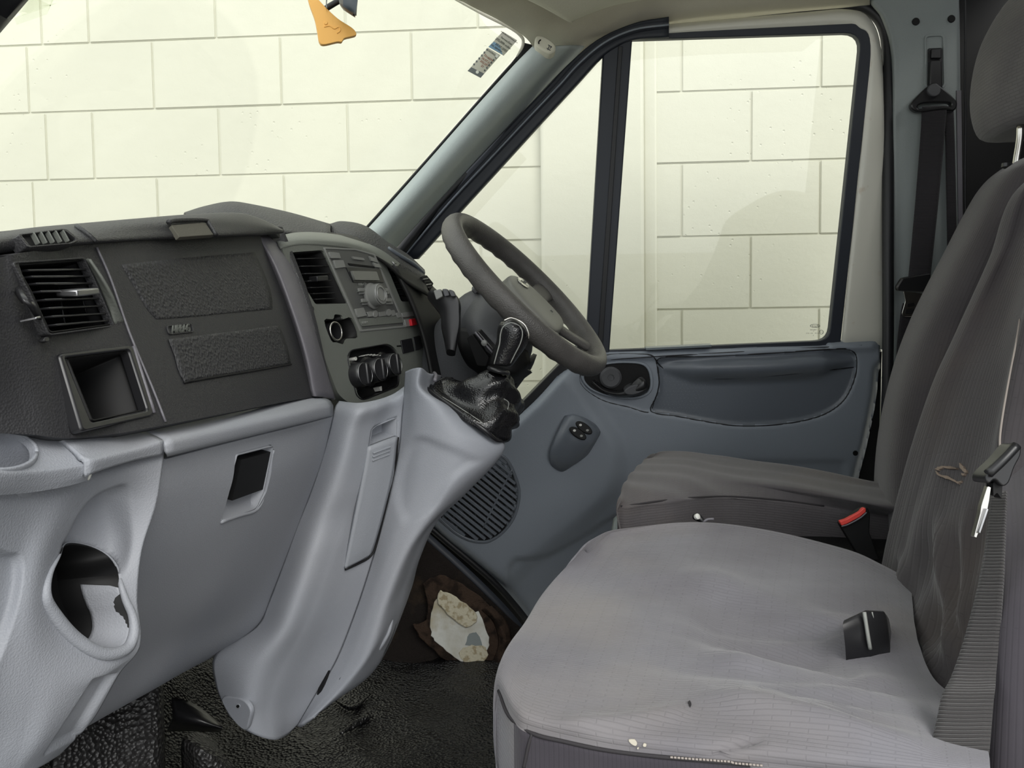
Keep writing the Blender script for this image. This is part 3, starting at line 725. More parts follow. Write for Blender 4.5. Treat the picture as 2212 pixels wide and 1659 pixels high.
# window etching
eu = (PP(1800, 700, pl_glass)-PP(1700, 700, pl_glass)).normalized(); ev = V((0, pl_door[1].z*-1, -pl_door[1].y)).normalized()
if ev.z < 0: ev = -ev
def et(s, x, y, size, sp=1.0): text('etched_mark', s, PP(x, y, pl_glass, .0015), eu, ev, size, m_etch, door, .0002, sp)
eo = ell(1761, 704, 10.8, 4, 28); ei = ell(1761, 704, 9.9, 3.3, 28)
ring('etched_oval', eo, ei, pl_glass, .0016, 0, m_etch, door, 0)
text('etched_mark', 'Ford', PP(1761, 704.5, pl_glass, .0015), -eu, ev, .0078, m_etch, door, .0002)
et('SECURIT', 1757, 712.5, .0036, 1.1); et('T', 1757, 716, .0034); et('43R-00  M2A', 1755, 720, .0038, 1.5); et('E', 1757, 724.5, .0034)
ring('etched_ring', ell(1774.5, 717.5, 4.6, 4.6, 20), ell(1774.5, 717.5, 3.9, 3.9, 20), pl_glass, .0016, 0, m_etch, door, 0)
et('E11', 1774.5, 717.6, .0036)

# torn side carpet and exposed steel beside the driver's heel
side = thing('wall_left', 'worn dark carpet on the driver side kick panel', 'kick panel', (-.15, 1.68, 0), kind='structure')
patch('carpet', [[P(830, 1100, Y=1.68), P(900, 1150, Y=1.68), P(1000, 1240, Y=1.68), P(1130, 1360, Y=1.68), P(1250, 1440, Y=1.68)],
                 [P(790, 1250, Y=1.66), P(870, 1270, Y=1.66), P(980, 1320, Y=1.66), P(1110, 1400, Y=1.66), P(1230, 1470, Y=1.66)],
                 [P(760, 1380, Y=1.63), P(860, 1400, Y=1.62), P(980, 1430, Y=1.62), P(1100, 1440, Y=1.63), P(1220, 1480, Y=1.64)],
                 [P(740, 1470, Y=1.56), P(850, 1470, Y=1.54), P(980, 1475, Y=1.52), P(1100, 1480, Y=1.52), P(1200, 1490, Y=1.52)]], m_carpet, side, 8, 8, .01,
      disp=lambda u, v, p: .004*math.sin(p.x*60)*math.sin(p.z*50))
pl_t = plane3(P(900, 1270, Y=1.645), P(1100, 1330, Y=1.645), P(980, 1430, Y=1.605))
def jag(pts, a=3.0, n=3):
    out = []; m = len(pts)
    for i in range(m):
        p, q = V(pts[i]), V(pts[(i+1) % m])
        for k in range(n):
            s = p.lerp(q, k/n); out.append((s.x+random.uniform(-a, a), s.y+random.uniform(-a, a)))
    return out
prism('torn_felt', jag(c2([(915, 1262), (950, 1243), (1000, 1262), (1050, 1300), (1080, 1350), (1085, 1400), (1065, 1440), (1020, 1448), (965, 1428), (915, 1385), (893, 1350), (920, 1340), (925, 1300)], 2), 2.5, 2), pl_t, .006, .012, m_rust, side, .002)
prism('bare_steel', jag(c2([(938, 1300), (960, 1296), (1000, 1330), (1032, 1320), (1050, 1360), (1056, 1395), (1040, 1435), (1010, 1436), (975, 1415), (940, 1385), (930, 1355)], 2), 2, 2), pl_t, .010, .006, m_bare, side, .001)
prism('cream_sealer', jag(c2([(950, 1275), (985, 1290), (1025, 1318), (1030, 1345), (1005, 1357), (975, 1335), (946, 1304)], 2), 2, 2), pl_t, .018, .004, m_bare2, side, .002)
prism('sealer_stain', jag(c2([(990, 1410), (1020, 1394), (1050, 1398), (1052, 1420), (1035, 1440), (1005, 1432)], 2), 2, 2), pl_t, .0115, .001, m_bare2, side, .0005)
prism('grey_chip', jag([(1014, 1370), (1030, 1364), (1044, 1398), (1004, 1392)], 2, 3), pl_t, .0108, .001, M('grey primer', (128, 136, 136), .7), side, .0004)
patch('felt_lip', [[PP(x, y, pl_t, d) for x, y, d in r] for r in [
    [(1040, 1318, .008), (1066, 1345, .010), (1076, 1390, .010), (1060, 1440, .008)],
    [(1050, 1312, .022), (1078, 1345, .026), (1090, 1392, .026), (1072, 1444, .020)],
    [(1062, 1308, .006), (1094, 1342, .006), (1106, 1395, .006), (1085, 1450, .004)]]], m_rust, side, 5, 6, .004)
# crumpled mat folds on the floor
for k, q in enumerate([[(720, 1510), (760, 1530), (800, 1500)], [(735, 1585), (775, 1560), (806, 1545)]]):
    tube('mat_fold', [P(x, y, Z=.006) for x, y in q], [.002, .007, .002], m_mat, fl, 8, 6, flat=.6)
patch('mat_step', [[P(392, 1659, Y=1.05), P(393, 1600, Y=1.04), P(420, 1582, Y=1.08), P(455, 1590, Y=1.10)],
                   [P(430, 1690, Y=1.02), P(440, 1625, Y=1.02), P(470, 1620, Y=1.06), P(500, 1650, Y=1.08)],
                   [P(500, 1720, Y=1.04), P(510, 1680, Y=1.04), P(540, 1690, Y=1.08), P(560, 1700, Y=1.10)]], m_tunnel, fl, 6, 6, .01)
patch('tunnel_cover', [[P(120, 1500, Y=.93), P(250, 1480, Y=1.0), P(335, 1470, Y=1.02), P(352, 1470, Y=1.05)],
                       [P(120, 1590, Y=.90), P(250, 1590, Y=.96), P(340, 1590, Y=.99), P(356, 1590, Y=1.03)],
                       [P(110, 1750, Y=.88), P(250, 1750, Y=.93), P(340, 1750, Y=.96), P(358, 1750, Y=1.0)]], m_tunnel, fl, 6, 6, .01)
patch('heater_duct', [[P(370, 1505, Y=1.16), P(420, 1520, Y=1.16), P(482, 1568, Y=1.16)], [P(372, 1550, Y=1.14), P(420, 1560, Y=1.13), P(480, 1574, Y=1.14)], [P(360, 1580, Y=1.2), P(420, 1580, Y=1.2), P(476, 1582, Y=1.2)]], m_blackp, fl, 4, 4, .004)
# ================================================================ dashboard
from mathutils.bvhtree import BVHTree
def bvh(o):
    dg = bpy.context.evaluated_depsgraph_get(); dg.update(); e = o.evaluated_get(dg); me = e.to_mesh()
    b = BVHTree.FromPolygons([v.co.copy() for v in me.vertices], [tuple(p.vertices) for p in me.polygons]); e.to_mesh_clear(); return b
def hit(b, px, py, out=0):
    d = ray(px, py).normalized(); l, n, i, t = b.ray_cast(CAMP, d)
    if l is None: raise RuntimeError('miss %s %s' % (px, py))
    if n.dot(d) > 0: n = -n
    return l+n*out if out else l
def plon(b, *p): return plane3(*[hit(b, x, y) for x, y in p])
def dr(b, rows, out): return [[hit(b, x, y, out) for x, y in r] for r in rows]
def quadgrid(tl, tr, br, bl, nu, nv):
    tl, tr, br, bl = map(V, (tl, tr, br, bl))
    return [[tuple(tl.lerp(tr, j/nv).lerp(bl.lerp(br, j/nv), i/nu)) for j in range(nv+1)] for i in range(nu+1)]

dash = thing('dashboard', 'black and grey plastic van dashboard with centre console and glovebox', 'dashboard', (-.5, 1.0, .25))

core = loft('inner_core', [[V((x, y, z)) for x, z in ((-.47, .34), (-.47, .60), (-.50, .74), (-.60, .78), (-.80, .72), (-.84, .34))] for y in (.52, .9, 1.3, 1.66)], m_dark, dash, 1)
# ---- passenger face
S = [[(-70, 575, .425), (-70, 650, .425), (-70, 740, .425), (-70, 840, .43), (-70, 935, .435)],
     [(0, 556, .46), (2, 650, .455), (10, 740, .455), (30, 850, .46), (60, 938, .465)],
     [(38, 548, .475), (50, 640, .475), (70, 740, .478), (100, 850, .482), (138, 946, .488)],
     [(110, 536, .53), (130, 620, .53), (165, 735, .53), (205, 850, .53), (240, 938, .532)],
     [(205, 520, .60), (235, 605, .60), (275, 720, .60), (325, 840, .60), (357, 918, .60)],
     [(555, 490, 1.0), (590, 580, 1.0), (628, 680, 1.0), (660, 790, 1.0), (676, 858, 1.0)],
     [(610, 490, 1.06), (650, 590, 1.06), (680, 680, 1.06), (705, 790, 1.06), (722, 865, 1.06)]]
face = patch('upper_panel', S[:6]+[S[6]], m_black, dash, 7, 7, .012)
bake(face)
B = bvh(face)
# cutters: near vent, cubby
pl_v = plon(B, (60, 600), (210, 600), (180, 850)); pl_c = plon(B, (150, 780), (290, 770), (250, 910))
vo = rp([(32, 569), (182, 559), (204, 603), (246, 702), (108, 721), (66, 630)], [8, 6, 2, 6, 8, 4])
co = rp([(142, 772), (279, 755), (321, 886), (199, 912)], 8)
cut(face, [cutter(vo, pl_v), cutter(co, pl_c)])
face.data.materials.clear(); face.data.materials.append(m_black)
# near vent
def vent(parent, outline, pl, rows, tab, tabsize, depth=.04, tilt=0, fins=()):
    v = recess('air_vent', outline, pl, depth, m_dark, parent)
    for (a, b) in rows:
        A, Bp = PP(a[0], a[1], pl, -.006), PP(b[0], b[1], pl, -.006)
        u = (Bp-A).normalized(); n = pl[1]; c = (A+Bp)/2
        w = u.cross(n).normalized()
        box('slat', c, u, (n*.98+V((0, 0, -.12))), ((Bp-A).length, .014, .0016), m_blackp, v, .0005, 1)
    for (a, b) in fins:
        A, Bp = PP(a[0], a[1], pl, -.020), PP(b[0], b[1], pl, -.020)
        u = (Bp-A).normalized(); box('fin', (A+Bp)/2, u, pl[1], ((Bp-A).length, .014, .0014), m_blackp, v, .0004, 1)
    if tab:
        A, Bp = PP(*tab[0], pl, .004), PP(*tab[1], pl, .004)
        box('vent_tab', (A+Bp)/2, (Bp-A), V((0, 0, 1)), ((Bp-A).length, tabsize, .016), m_alu if tabsize < .006 else m_blackp, v, .0012, 2)
    return v
lft = [(40, 586), (48, 600), (58, 615), (68, 632), (78, 650), (86, 668), (94, 686), (102, 704)]
rgt = [(196, 583), (203, 598), (211, 613), (218, 629), (225, 645), (231, 661), (237, 677), (242, 692)]
v1 = vent(dash, vo, pl_v, list(zip(lft, rgt)), ((143, 634), (192, 629)), .005, .035, fins=[((104, 600), (122, 706)), ((146, 598), (176, 702))])
ring('vent_bezel', [(x+(x-140)*.045, y+(y-640)*.05) for x, y in vo], vo, pl_v, .003, .004, m_black, v1, .0015)
patch('vent_cheek', [[PP(x, y, pl_v, d) for x, y, d in r] for r in [[(184, 560, .002), (206, 603, .003), (232, 660, .003), (250, 701, .003)], [(192, 562, .006), (222, 606, .010), (250, 655, .010), (271, 699, .005)]]], m_fascia, v1, 4, 5, .002)
patch('vent_thumbwheel', [[PP(x, y, pl_v, d) for x, y, d in r] for r in [[(34, 620, .001), (44, 640, .008), (60, 662, .010), (78, 690, .001)], [(46, 622, .003), (58, 642, .011), (74, 666, .012), (90, 692, .003)]]], m_blackp, v1, 3, 5, .004)
prism('thumbwheel_mark', [(78, 684), (88, 682), (89, 687), (79, 689)], pl_v, .009, .002, m_alu, v1, .0005)
prism('fixing_plug', ell(102, 733, 6, 6, 14), pl_v, .002, .002, m_blackp, dash, .0006)
# cubby
cb = ring('cubby_bezel', rp([(128, 763), (287, 744), (334, 897), (178, 932)], 10), co, pl_c, .004, .006, m_blackp, dash, .002)
n = pl_c[1]
recess('cubby_pocket', co, pl_c, .05, m_dark, cb, .985, .9)
tube('cubby_lip', [PP(x, y, pl_c, .003) for x, y in [(288, 748), (312, 826), (333, 892)]], .0016, m_lilac, cb, 6, 3)
# airbag lid grain fields
patch('airbag_lid', dr(B, [[(262, 572), (350, 562), (450, 553), (550, 545)], [(290, 620), (380, 612), (470, 604), (572, 594)], [(318, 668), (400, 660), (480, 652), (586, 638)], [(338, 690), (420, 684), (500, 676), (588, 668)]], .0004), m_airbag, dash, 5, 8, .0008)
patch('airbag_lid', dr(B, [[(362, 734), (440, 724), (520, 714), (602, 703)], [(375, 768), (450, 757), (535, 746), (614, 736)], [(384, 800), (460, 789), (540, 775), (622, 760)], [(396, 825), (470, 812), (550, 799), (626, 785)]], .0012), m_airbag, dash, 5, 8, .0008)
tube('lid_seam', dr(B, [[(207, 535), (238, 605), (278, 720), (328, 840), (356, 912)]], .0008)[0], .0011, m_lilac, dash, 6, 4)
tube('lid_seam', dr(B, [[(396, 827), (470, 814), (550, 801), (628, 787)]], .0008)[0], .0012, m_dark, dash, 6, 4)
pl_ab = plon(B, (365, 700), (420, 700), (390, 722))
bd = ring('airbag_badge', rp([(360, 703), (415, 697), (421, 717), (366, 723)], 6), rp([(363, 705), (414, 699.5), (418.5, 715), (368, 720.5)], 5), pl_ab, .0014, 0, m_black, dash, .0004)
au = (PP(420, 706, pl_ab)-PP(362, 712, pl_ab))
text('badge_lettering', 'AIRBAG', PP(391, 710.5, pl_ab, .0012), au, V((0, 0, 1)), .0105, m_fascia, bd, .0006, 1.0)

# ---- top roll with demister vent and tray
roll = patch('top_roll', [
    [(-70, 530, .45), (0, 520, .49), (80, 515, .54), (160, 512, .60), (300, 500, .70), (420, 495, .80), (520, 490, .92), (575, 496, 1.0), (606, 502, 1.04)],
    [(-70, 516, .46), (0, 501, .50), (80, 491, .55), (160, 484, .61), (300, 472, .71), (420, 463, .81), (520, 461, .93), (575, 478, 1.0), (610, 496, 1.04)],
    [(-70, 526, .435), (0, 512, .475), (80, 500, .525), (165, 493, .585), (300, 482, .685), (420, 473, .785), (520, 470, .905), (578, 484, .985), (612, 498, 1.03)],
    [(-70, 545, .43), (0, 530, .468), (90, 519, .518), (185, 510, .578), (310, 499, .68), (430, 491, .78), (530, 487, .90), (582, 494, .98), (613, 500, 1.03)],
    [(-70, 560, .44), (0, 548, .476), (100, 536, .525), (205, 525, .588), (330, 517, .69), (450, 511, .79), (540, 507, .91), (585, 505, .99), (611, 503, 1.03)],
    [(-70, 566, .48), (0, 553, .51), (100, 541, .56), (205, 529, .63), (330, 521, .73), (450, 514, .83), (540, 510, .95), (585, 507, 1.02), (609, 504, 1.05)]], m_black, dash, 5, 6, .003)
BR_ = bvh(roll)
_cr = [(-70, 516, .46), (0, 501, .50), (80, 491, .55), (160, 484, .61), (300, 472, .71), (420, 463, .81), (520, 461, .93), (575, 478, 1.0), (610, 496, 1.04)]
_a = [P(*q_) for q_ in _cr]
patch('dash_top', [[p+V((-.004, 0, -.006)) for p in _a], [V((p.x-.10, p.y, p.z-.02)) for p in _a], [V((-.66, p.y+.02, .74)) for p in _a], [V((-.84, p.y+.04, .66)) for p in _a]], m_black, dash, 4, 4, .006, flip=True)
_e = [P(*q_) for q_ in S[0]]
patch('dash_end', [[_a[0]+V((0, 0, -.006))]+_e, [V((p.x-.03, p.y-.02, p.z)) for p in [_a[0]]+_e], [V((-.55, .40, p.z)) for p in [_a[0]]+_e], [V((-.84, .42, min(.66, p.z))) for p in [_a[0]]+_e]], m_black, dash, 4, 4, .004)
dv_o = rp([(46, 507), (138, 496), (166, 517), (150, 524), (66, 531)], [5, 8, 4, 3, 5])
pl_d = plon(BR_, (50, 512), (150, 505), (100, 527))
dv = prism('demister_vent', dv_o, pl_d, .0035, .002, m_dark, dash, .001)
ring('demister_rim', [(104+(x-104)*1.12, 513+(y-513)*1.18) for x, y in dv_o], dv_o, pl_d, .006, .004, m_black, dv, .0015)
for x in (72, 88, 104, 120, 136):
    a, b = PP(x-3, 504-(x-72)*.07, pl_d, .005), PP(x+10, 528-(x-72)*.08, pl_d, .005)
    box('demister_fin', (a+b)/2, b-a, pl_d[1], ((b-a).length, .004, .0012), m_fascia, dv, .0004, 1)
tube('roll_step', dr(BR_, [[(166, 491), (174, 497), (190, 509), (205, 522)]], .001)[0], .0022, m_black, dash, 6, 4)
pl_tr = plon(BR_, (375, 482), (450, 478), (410, 505))
ty = prism('top_tray', [(370, 486), (442, 480), (462, 507), (388, 512)], pl_tr, .0035, .002, M('olive grey tray mat', (84, 82, 74), .7, .3, bump=('noise', 800, .5, .001)), dash, .0006)
tube('top_tray_lip', [PP(x, y, pl_tr, .004) for x, y in [(364, 480), (380, 476), (440, 475), (452, 484), (467, 508)]], .0026, m_black, ty, 8, 4)

# ---- instrument hood beyond
hood = patch('instrument_hood', [
    [(395, 470, 1.34), (440, 462, 1.34), (500, 455, 1.34), (560, 460, 1.36), (640, 475, 1.40), (712, 494, 1.42)],
    [(398, 459, 1.30), (440, 446, 1.28), (495, 436, 1.28), (545, 442, 1.30), (630, 460, 1.36), (714, 484, 1.40)],
    [(402, 462, 1.22), (445, 451, 1.20), (500, 441, 1.20), (552, 446, 1.24), (634, 465, 1.30), (714, 488, 1.36)],
    [(420, 475, 1.16), (460, 470, 1.14), (510, 466, 1.14), (570, 466, 1.18), (640, 482, 1.24), (714, 497, 1.30)],
    [(440, 500, 1.14), (480, 500, 1.12), (540, 500, 1.12), (610, 502, 1.14), (660, 506, 1.20), (716, 512, 1.26)]], m_airbag, dash, 6, 6, .004)
hood2 = patch('cluster_hood', [
    [(712, 500, 1.46), (740, 494, 1.46), (790, 498, 1.48), (838, 530, 1.52), (880, 556, 1.56), (915, 588, 1.60)],
    [(712, 484, 1.44), (740, 478, 1.43), (790, 488, 1.44), (840, 524, 1.48), (882, 550, 1.52), (917, 582, 1.56)],
    [(714, 488, 1.40), (742, 484, 1.38), (788, 494, 1.39), (836, 530, 1.42), (880, 558, 1.46), (918, 590, 1.50)],
    [(716, 500, 1.36), (745, 502, 1.33), (780, 512, 1.33), (826, 546, 1.35), (872, 572, 1.40), (914, 598, 1.44)],
    [(716, 512, 1.34), (745, 518, 1.31), (775, 530, 1.31), (815, 562, 1.33), (860, 590, 1.38), (905, 612, 1.43)]], m_airbag, dash, 6, 6, .004)
patch('hood_side', [[(716, 502, 1.30), (770, 512, 1.31), (826, 548, 1.33), (870, 580, 1.36), (916, 604, 1.40)], [(700, 516, 1.22), (766, 526, 1.24), (830, 566, 1.27), (880, 610, 1.31), (930, 640, 1.36)]], m_dark, dash, 4, 5, .003)
tube('hood_trim', [(838, 536, 1.40), (870, 556, 1.42), (896, 572, 1.45), (915, 590, 1.48)], .004, m_doord, dash, 8, 4)
patch('driver_end_cap', [[(880, 556, 1.50), (905, 575, 1.52), (918, 592, 1.53), (914, 606, 1.53)], [(884, 566, 1.44), (906, 584, 1.46), (920, 600, 1.47), (912, 614, 1.47)]], m_doord, dash, 3, 4, .01)

# ---- centre fascia
pl_f = plane3(P(640, 560, Y=1.07), P(850, 600, Y=1.31), P(760, 860, Y=1.14))
top = [(596, 510), (640, 505), (700, 508), (768, 521), (820, 543), (862, 572)]
patch('fascia_brow', [[PP(x, y, pl_f, d) for x, y, d in r] for r in [
    [(590, 512, -.06), (640, 502, -.06), (700, 503, -.06), (768, 515, -.06), (822, 536, -.06), (868, 565, -.06)],
    [(594, 516, -.02), (640, 507, -.02), (700, 509, -.02), (768, 520, -.02), (820, 541, -.02), (864, 570, -.02)],
    [(600, 524, -.002), (642, 516, -.002), (700, 518, .0), (764, 527, .001), (815, 547, .001), (858, 576, .0)],
    [(608, 536, .004), (648, 528, .004), (700, 530, .004), (762, 538, .004), (812, 556, .004), (852, 584, .003)]]], m_fascia, dash, 4, 5, .004)
f_out = rp([(606, 532), (650, 524), (702, 526), (764, 535), (814, 553), (856, 582), (896, 650), (918, 720), (932, 790), (938, 838), (870, 858), (830, 874), (790, 880), (755, 872), (730, 852), (700, 770), (660, 650)], 14, 3)
fas = prism('centre_fascia', f_out, pl_f, .003, .012, m_fascia, dash, 0)
v2o = rp([(624, 546), (694, 541), (749, 656), (678, 658), (650, 612)], [6, 6, 4, 5, 3])
v3o = rp([(824, 556), (846, 566), (868, 600), (888, 652), (864, 652), (846, 608)], 4)
lt_o = c2([(697, 693), (716, 690), (720, 680), (735, 682), (738, 690), (757, 688), (772, 728), (747, 732), (740, 744), (724, 740), (712, 736)], 3)
ht_o = rp([(749, 770), (758, 755), (836, 742), (852, 754), (862, 780), (863, 834), (784, 866), (770, 856)], 10, 3)
cut(fas, [cutter(v, pl_f) for v in (v2o, v3o, lt_o, ht_o)])
fas.data.materials.clear(); fas.data.materials.append(m_fascia)
L = [(636, 560), (643, 576), (651, 592), (658, 608), (664, 622), (670, 635), (675, 647)]; Rr = [(700, 558), (703, 575), (707, 591), (711, 606), (714, 620), (717, 633), (720, 645)]
v2 = vent(dash, v2o, pl_f, list(zip(L, Rr)), ((676, 603), (700, 601)), .008, .035)
patch('vent_thumbwheel', [[PP(x, y, pl_f, d) for x, y, d in r] for r in [[(634, 574, .003), (642, 594, .009), (650, 614, .010), (660, 638, .003)], [(642, 574, .003), (651, 594, .010), (660, 614, .010), (667, 636, .003)]]], m_blackp, v2, 3, 5, .004)
patch('vent_cheek', [[PP(698, 545, pl_f, .002), PP(722, 596, pl_f, .002), PP(747, 653, pl_f, .002)], [PP(692, 545, pl_f, -.02), PP(712, 596, pl_f, -.022), PP(733, 654, pl_f, -.02)]], m_fascia, v2, 3, 4, .002)
L = [(830, 570), (837, 584), (844, 597), (850, 610), (856, 623), (861, 636)]; Rr = [(850, 570), (857, 584), (864, 598), (870, 612), (876, 627), (881, 641)]
v3 = vent(dash, v3o, pl_f, list(zip(L, Rr)), None, 0, .03)
tube('vent_chrome_edge', [PP(x, y, pl_f, .004) for x, y in [(848, 566), (870, 598), (888, 640), (897, 665)]], .0014, m_alu, v3, 6, 4)
# radio
rad = ring('radio', rp([(699, 534), (768, 537), (811, 549), (880, 707), (779, 717)], 3), rp([(704, 538), (768, 541), (808, 552), (874, 703), (782, 712)], 3), pl_f, .0045, .004, m_radio, dash, .0012)
prism('radio_panel', rp([(705, 539), (768, 542), (807, 553), (873, 702), (783, 711)], 2), pl_f, .0032, .004, M('dark radio plastic', (80, 81, 80), .45, .45), rad, .0006)
def q(name, pts, out, mt, par=rad, r=1.2, bv=.0008): return prism(name, rp(pts, r, 3), pl_f, out, .004, mt, par, bv)
q('cd_slot', [(752, 568), (808, 575), (811, 579), (755, 573)], .0046, m_dark)
q('eject_button', [(762, 554), (786, 557), (789, 563), (765, 560)], .0062, m_radio)
q('display_bezel', [(748, 577), (822, 582), (830, 610), (764, 610)], .0052, m_blackp)
q('display', [(761, 585), (814, 586), (821, 606), (768, 605)], .0095, m_screen)
for pts in ([(711, 544), (733, 546), (737, 558), (716, 558)], [(721, 562), (742, 562), (747, 577), (726, 580)], [(798, 553), (814, 559), (818, 568), (803, 564)], [(806, 566), (821, 571), (825, 579), (811, 577)]):
    q('radio_button', pts, .0062, m_radio)
for cx, cy in ((783, 629), (790, 652), (833, 629), (841, 651)):
    b_ = q('preset_button', [(cx-8, cy-7), (cx+6, cy-7), (cx+9, cy+6), (cx-5, cy+7)], .0062, m_radio)
    q('button_line', [(cx-5, cy-.8), (cx+6, cy-1), (cx+6.4, cy+.4), (cx-4.6, cy+.6)], .0105, m_fascia, rad, 0, 0)
kn = PP(815, 637, pl_f, .016)-pl_f[1]*.012
k = lathe('volume_knob', [(.022, 0), (.022, .003), (.0185, .005), (.018, .018), (.0155, .020), (.012, .020), (.011, .019), (.001, .019)], kn, pl_f[1], m_radio, rad, 32)
_u = pl_f[1].orthogonal().normalized(); _w = pl_f[1].cross(_u)
def circ(c, r, n_=20): return [c+_u*r*math.cos(2*math.pi*t/n_)+_w*r*math.sin(2*math.pi*t/n_) for t in range(n_)]
tube('knob_ring', circ(kn+pl_f[1]*.0195, .0165), .0008, m_alu, rad, 6, 2, True)
tube('knob_ring', circ(kn+pl_f[1]*.0200, .0115), .0007, m_alu, rad, 6, 2, True)
for pts in ([(768, 667), (786, 664), (793, 682), (774, 686)], [(793, 674), (803, 672), (807, 683), (797, 685)], [(818, 674), (832, 672), (836, 682), (821, 684)], [(843, 671), (852, 669), (857, 681), (848, 683)], [(856, 676), (864, 674), (868, 685), (860, 687)]):
    q('radio_button', pts, .0062, m_radio)
for cx, cy in ((812, 678), (841, 675)): prism('seek_button', ell(cx, cy, 5.5, 8, 18), pl_f, .0075, .004, m_radio, rad, .001)
q('lower_strip', [(776, 689), (866, 680), (872, 697), (783, 705)], .0048, m_fascia)
fu = (PP(860, 600, pl_f)-PP(780, 600, pl_f)).normalized(); fv = (PP(780, 560, pl_f)-PP(800, 620, pl_f)).normalized()
text('radio_lettering', '6006 CD', PP(783, 614, pl_f, .0040), fu, fv, .0065, m_markg, rad, .0003)
text('radio_lettering', 'AM/FM', PP(788, 697, pl_f, .0056), fu, fv, .0060, m_markg, rad, .0003)
# lighter socket
lt = recess('socket_recess', lt_o, pl_f, .028, m_dark, dash)
lathe('socket_barrel', [(.0150, -.018), (.0150, .006), (.0125, .007), (.0115, .004), (.0115, -.016), (.001, -.016)], PP(719, 717, pl_f, -.002), pl_f[1], m_blackp, lt, 28)
tube('socket_ring', circ(PP(719, 717, pl_f, -.002)+pl_f[1]*.006, .0140, 24), .0017, m_chrome, lt, 8, 2, True)
prism('fixing_plug', ell(674, 668, 5, 7, 14), pl_f, .004, .002, m_black, dash, .0005)
# heater controls
ht = recess('heater_panel', ht_o, pl_f, .012, m_dark, dash)
ring('heater_bezel', ht_o, [(806+(x-806)*.96, 804+(y-804)*.96) for x, y in ht_o], pl_f, .004, .016, m_blackp, ht, .001)
for cx, cy in ((782, 809), (816, 799), (848, 788)):
    c = PP(cx, cy, pl_f, .014)-pl_f[1]*.024; ax = pl_f[1]
    k = lathe('heater_knob', [(.025, 0), (.025, .006), (.021, .008), (.0195, .026), (.017, .029), (.001, .029)], c, ax, m_blackp, ht, 30)
    up = (V((.1, 0, 1))-ax*ax.dot(V((.1, 0, 1)))).normalized()
    box('knob_grip', c+ax*.032, up, ax, (.036, .012, .009), m_blackp, ht, .003)
    tube('knob_line', [c+ax*.0305+up*.018*math.cos(a)+up.cross(ax)*.0185*math.sin(a) for a in [2*math.pi*t/16 for t in range(16)]], .0007, m_alu, ht, 5, 2, True)
for k_ in range(7):
    a = -1.25+k_*.36; prism('dial_tick', ell(794+20*math.sin(a), 772-5*math.cos(a)+k_*.2, .5, .9, 8), pl_f, -.0118, .0, m_markw, ht, 0)
ring('dial_mark', ell(756, 777, 2.6, 4, 14), ell(756, 777, 1.5, 2.6, 14), pl_f, -.0116, 0, m_markw, ht, 0)
prism('dial_mark', [(806, 838), (812, 836), (813, 846), (810, 846)], pl_f, -.0116, 0, m_markw, ht, 0)
# switch bank to the right of the radio
pl_s = plane3(PP(868, 690, pl_f, .003), PP(895, 680, pl_f, .003), PP(890, 780, pl_f, .003))
for pts, mt, o_ in (([(868, 676), (896, 672), (900, 682), (872, 686)], m_radio, .003), ([(874, 690), (888, 688), (892, 704), (878, 706)], m_radio, .003), ([(888, 689), (900, 687), (903, 701), (891, 704)], m_hazard, .008), ([(866, 735), (890, 730), (896, 758), (872, 764)], m_blackp, .002), ([(893, 728), (908, 724), (914, 752), (899, 757)], m_blackp, .002)):
    prism('hazard_button' if mt is m_hazard else 'switch', rp(pts, 1.5, 3), pl_s, o_, .003, mt, dash, .0008)
q('fascia_slot', [(858, 746), (890, 744), (890, 747), (858, 749)], .0042, m_dark, dash)

# satin strip between airbag panel and fascia
patch('side_trim', [
    [(548, 506, 1.0), (585, 575, 1.0), (622, 672, 1.0), (652, 770, 1.0), (668, 856, 1.0)],
    [(560, 506, 1.0), (598, 575, .995), (634, 672, .99), (664, 770, .99), (682, 856, .995)],
    [(580, 508, 1.03), (620, 576, 1.025), (656, 672, 1.02), (686, 770, 1.02), (706, 858, 1.03)],
    [(600, 512, 1.07), (634, 576, 1.065), (669, 672, 1.06), (699, 770, 1.065), (726, 862, 1.07)]], m_lilac, dash, 5, 6, .006)

# driver's fascia between centre stack and column
patch('driver_fascia', [
    [(850, 572, 1.30), (885, 585, 1.36), (920, 605, 1.42), (960, 640, 1.52), (1000, 660, 1.60)],
    [(885, 640, 1.30), (915, 640, 1.36), (948, 655, 1.42), (980, 680, 1.5), (1020, 700, 1.58)],
    [(915, 720, 1.30), (940, 720, 1.36), (965, 725, 1.42), (1000, 740, 1.5), (1040, 750, 1.58)],
    [(935, 810, 1.28), (955, 810, 1.34), (980, 810, 1.40), (1010, 810, 1.48), (1050, 810, 1.56)],
    [(945, 900, 1.28), (970, 900, 1.34), (1000, 900, 1.40), (1030, 890, 1.48), (1060, 880, 1.56)],
    [(900, 1060, 1.30), (940, 1040, 1.36), (980, 1020, 1.42), (1020, 1000, 1.5), (1050, 980, 1.58)]], m_dark, dash, 5, 5, .006)
pl_dv = plane3(P(915, 600, Y=1.40), P(935, 615, Y=1.42), P(920, 630, Y=1.39))
dvv = prism('driver_vent', rp([(912, 596), (922, 594), (937, 612), (930, 628), (920, 618)], 2), pl_dv, .004, .004, m_dark, dash, .001)
for t in range(4): prism('slat', [(914+t*3.2, 602+t*6), (925+t*3.2, 600+t*6), (926+t*3.2, 602+t*6), (915+t*3.2, 604+t*6)], pl_dv, .006, .002, m_alu if t % 2 == 0 else m_blackp, dvv, 0)

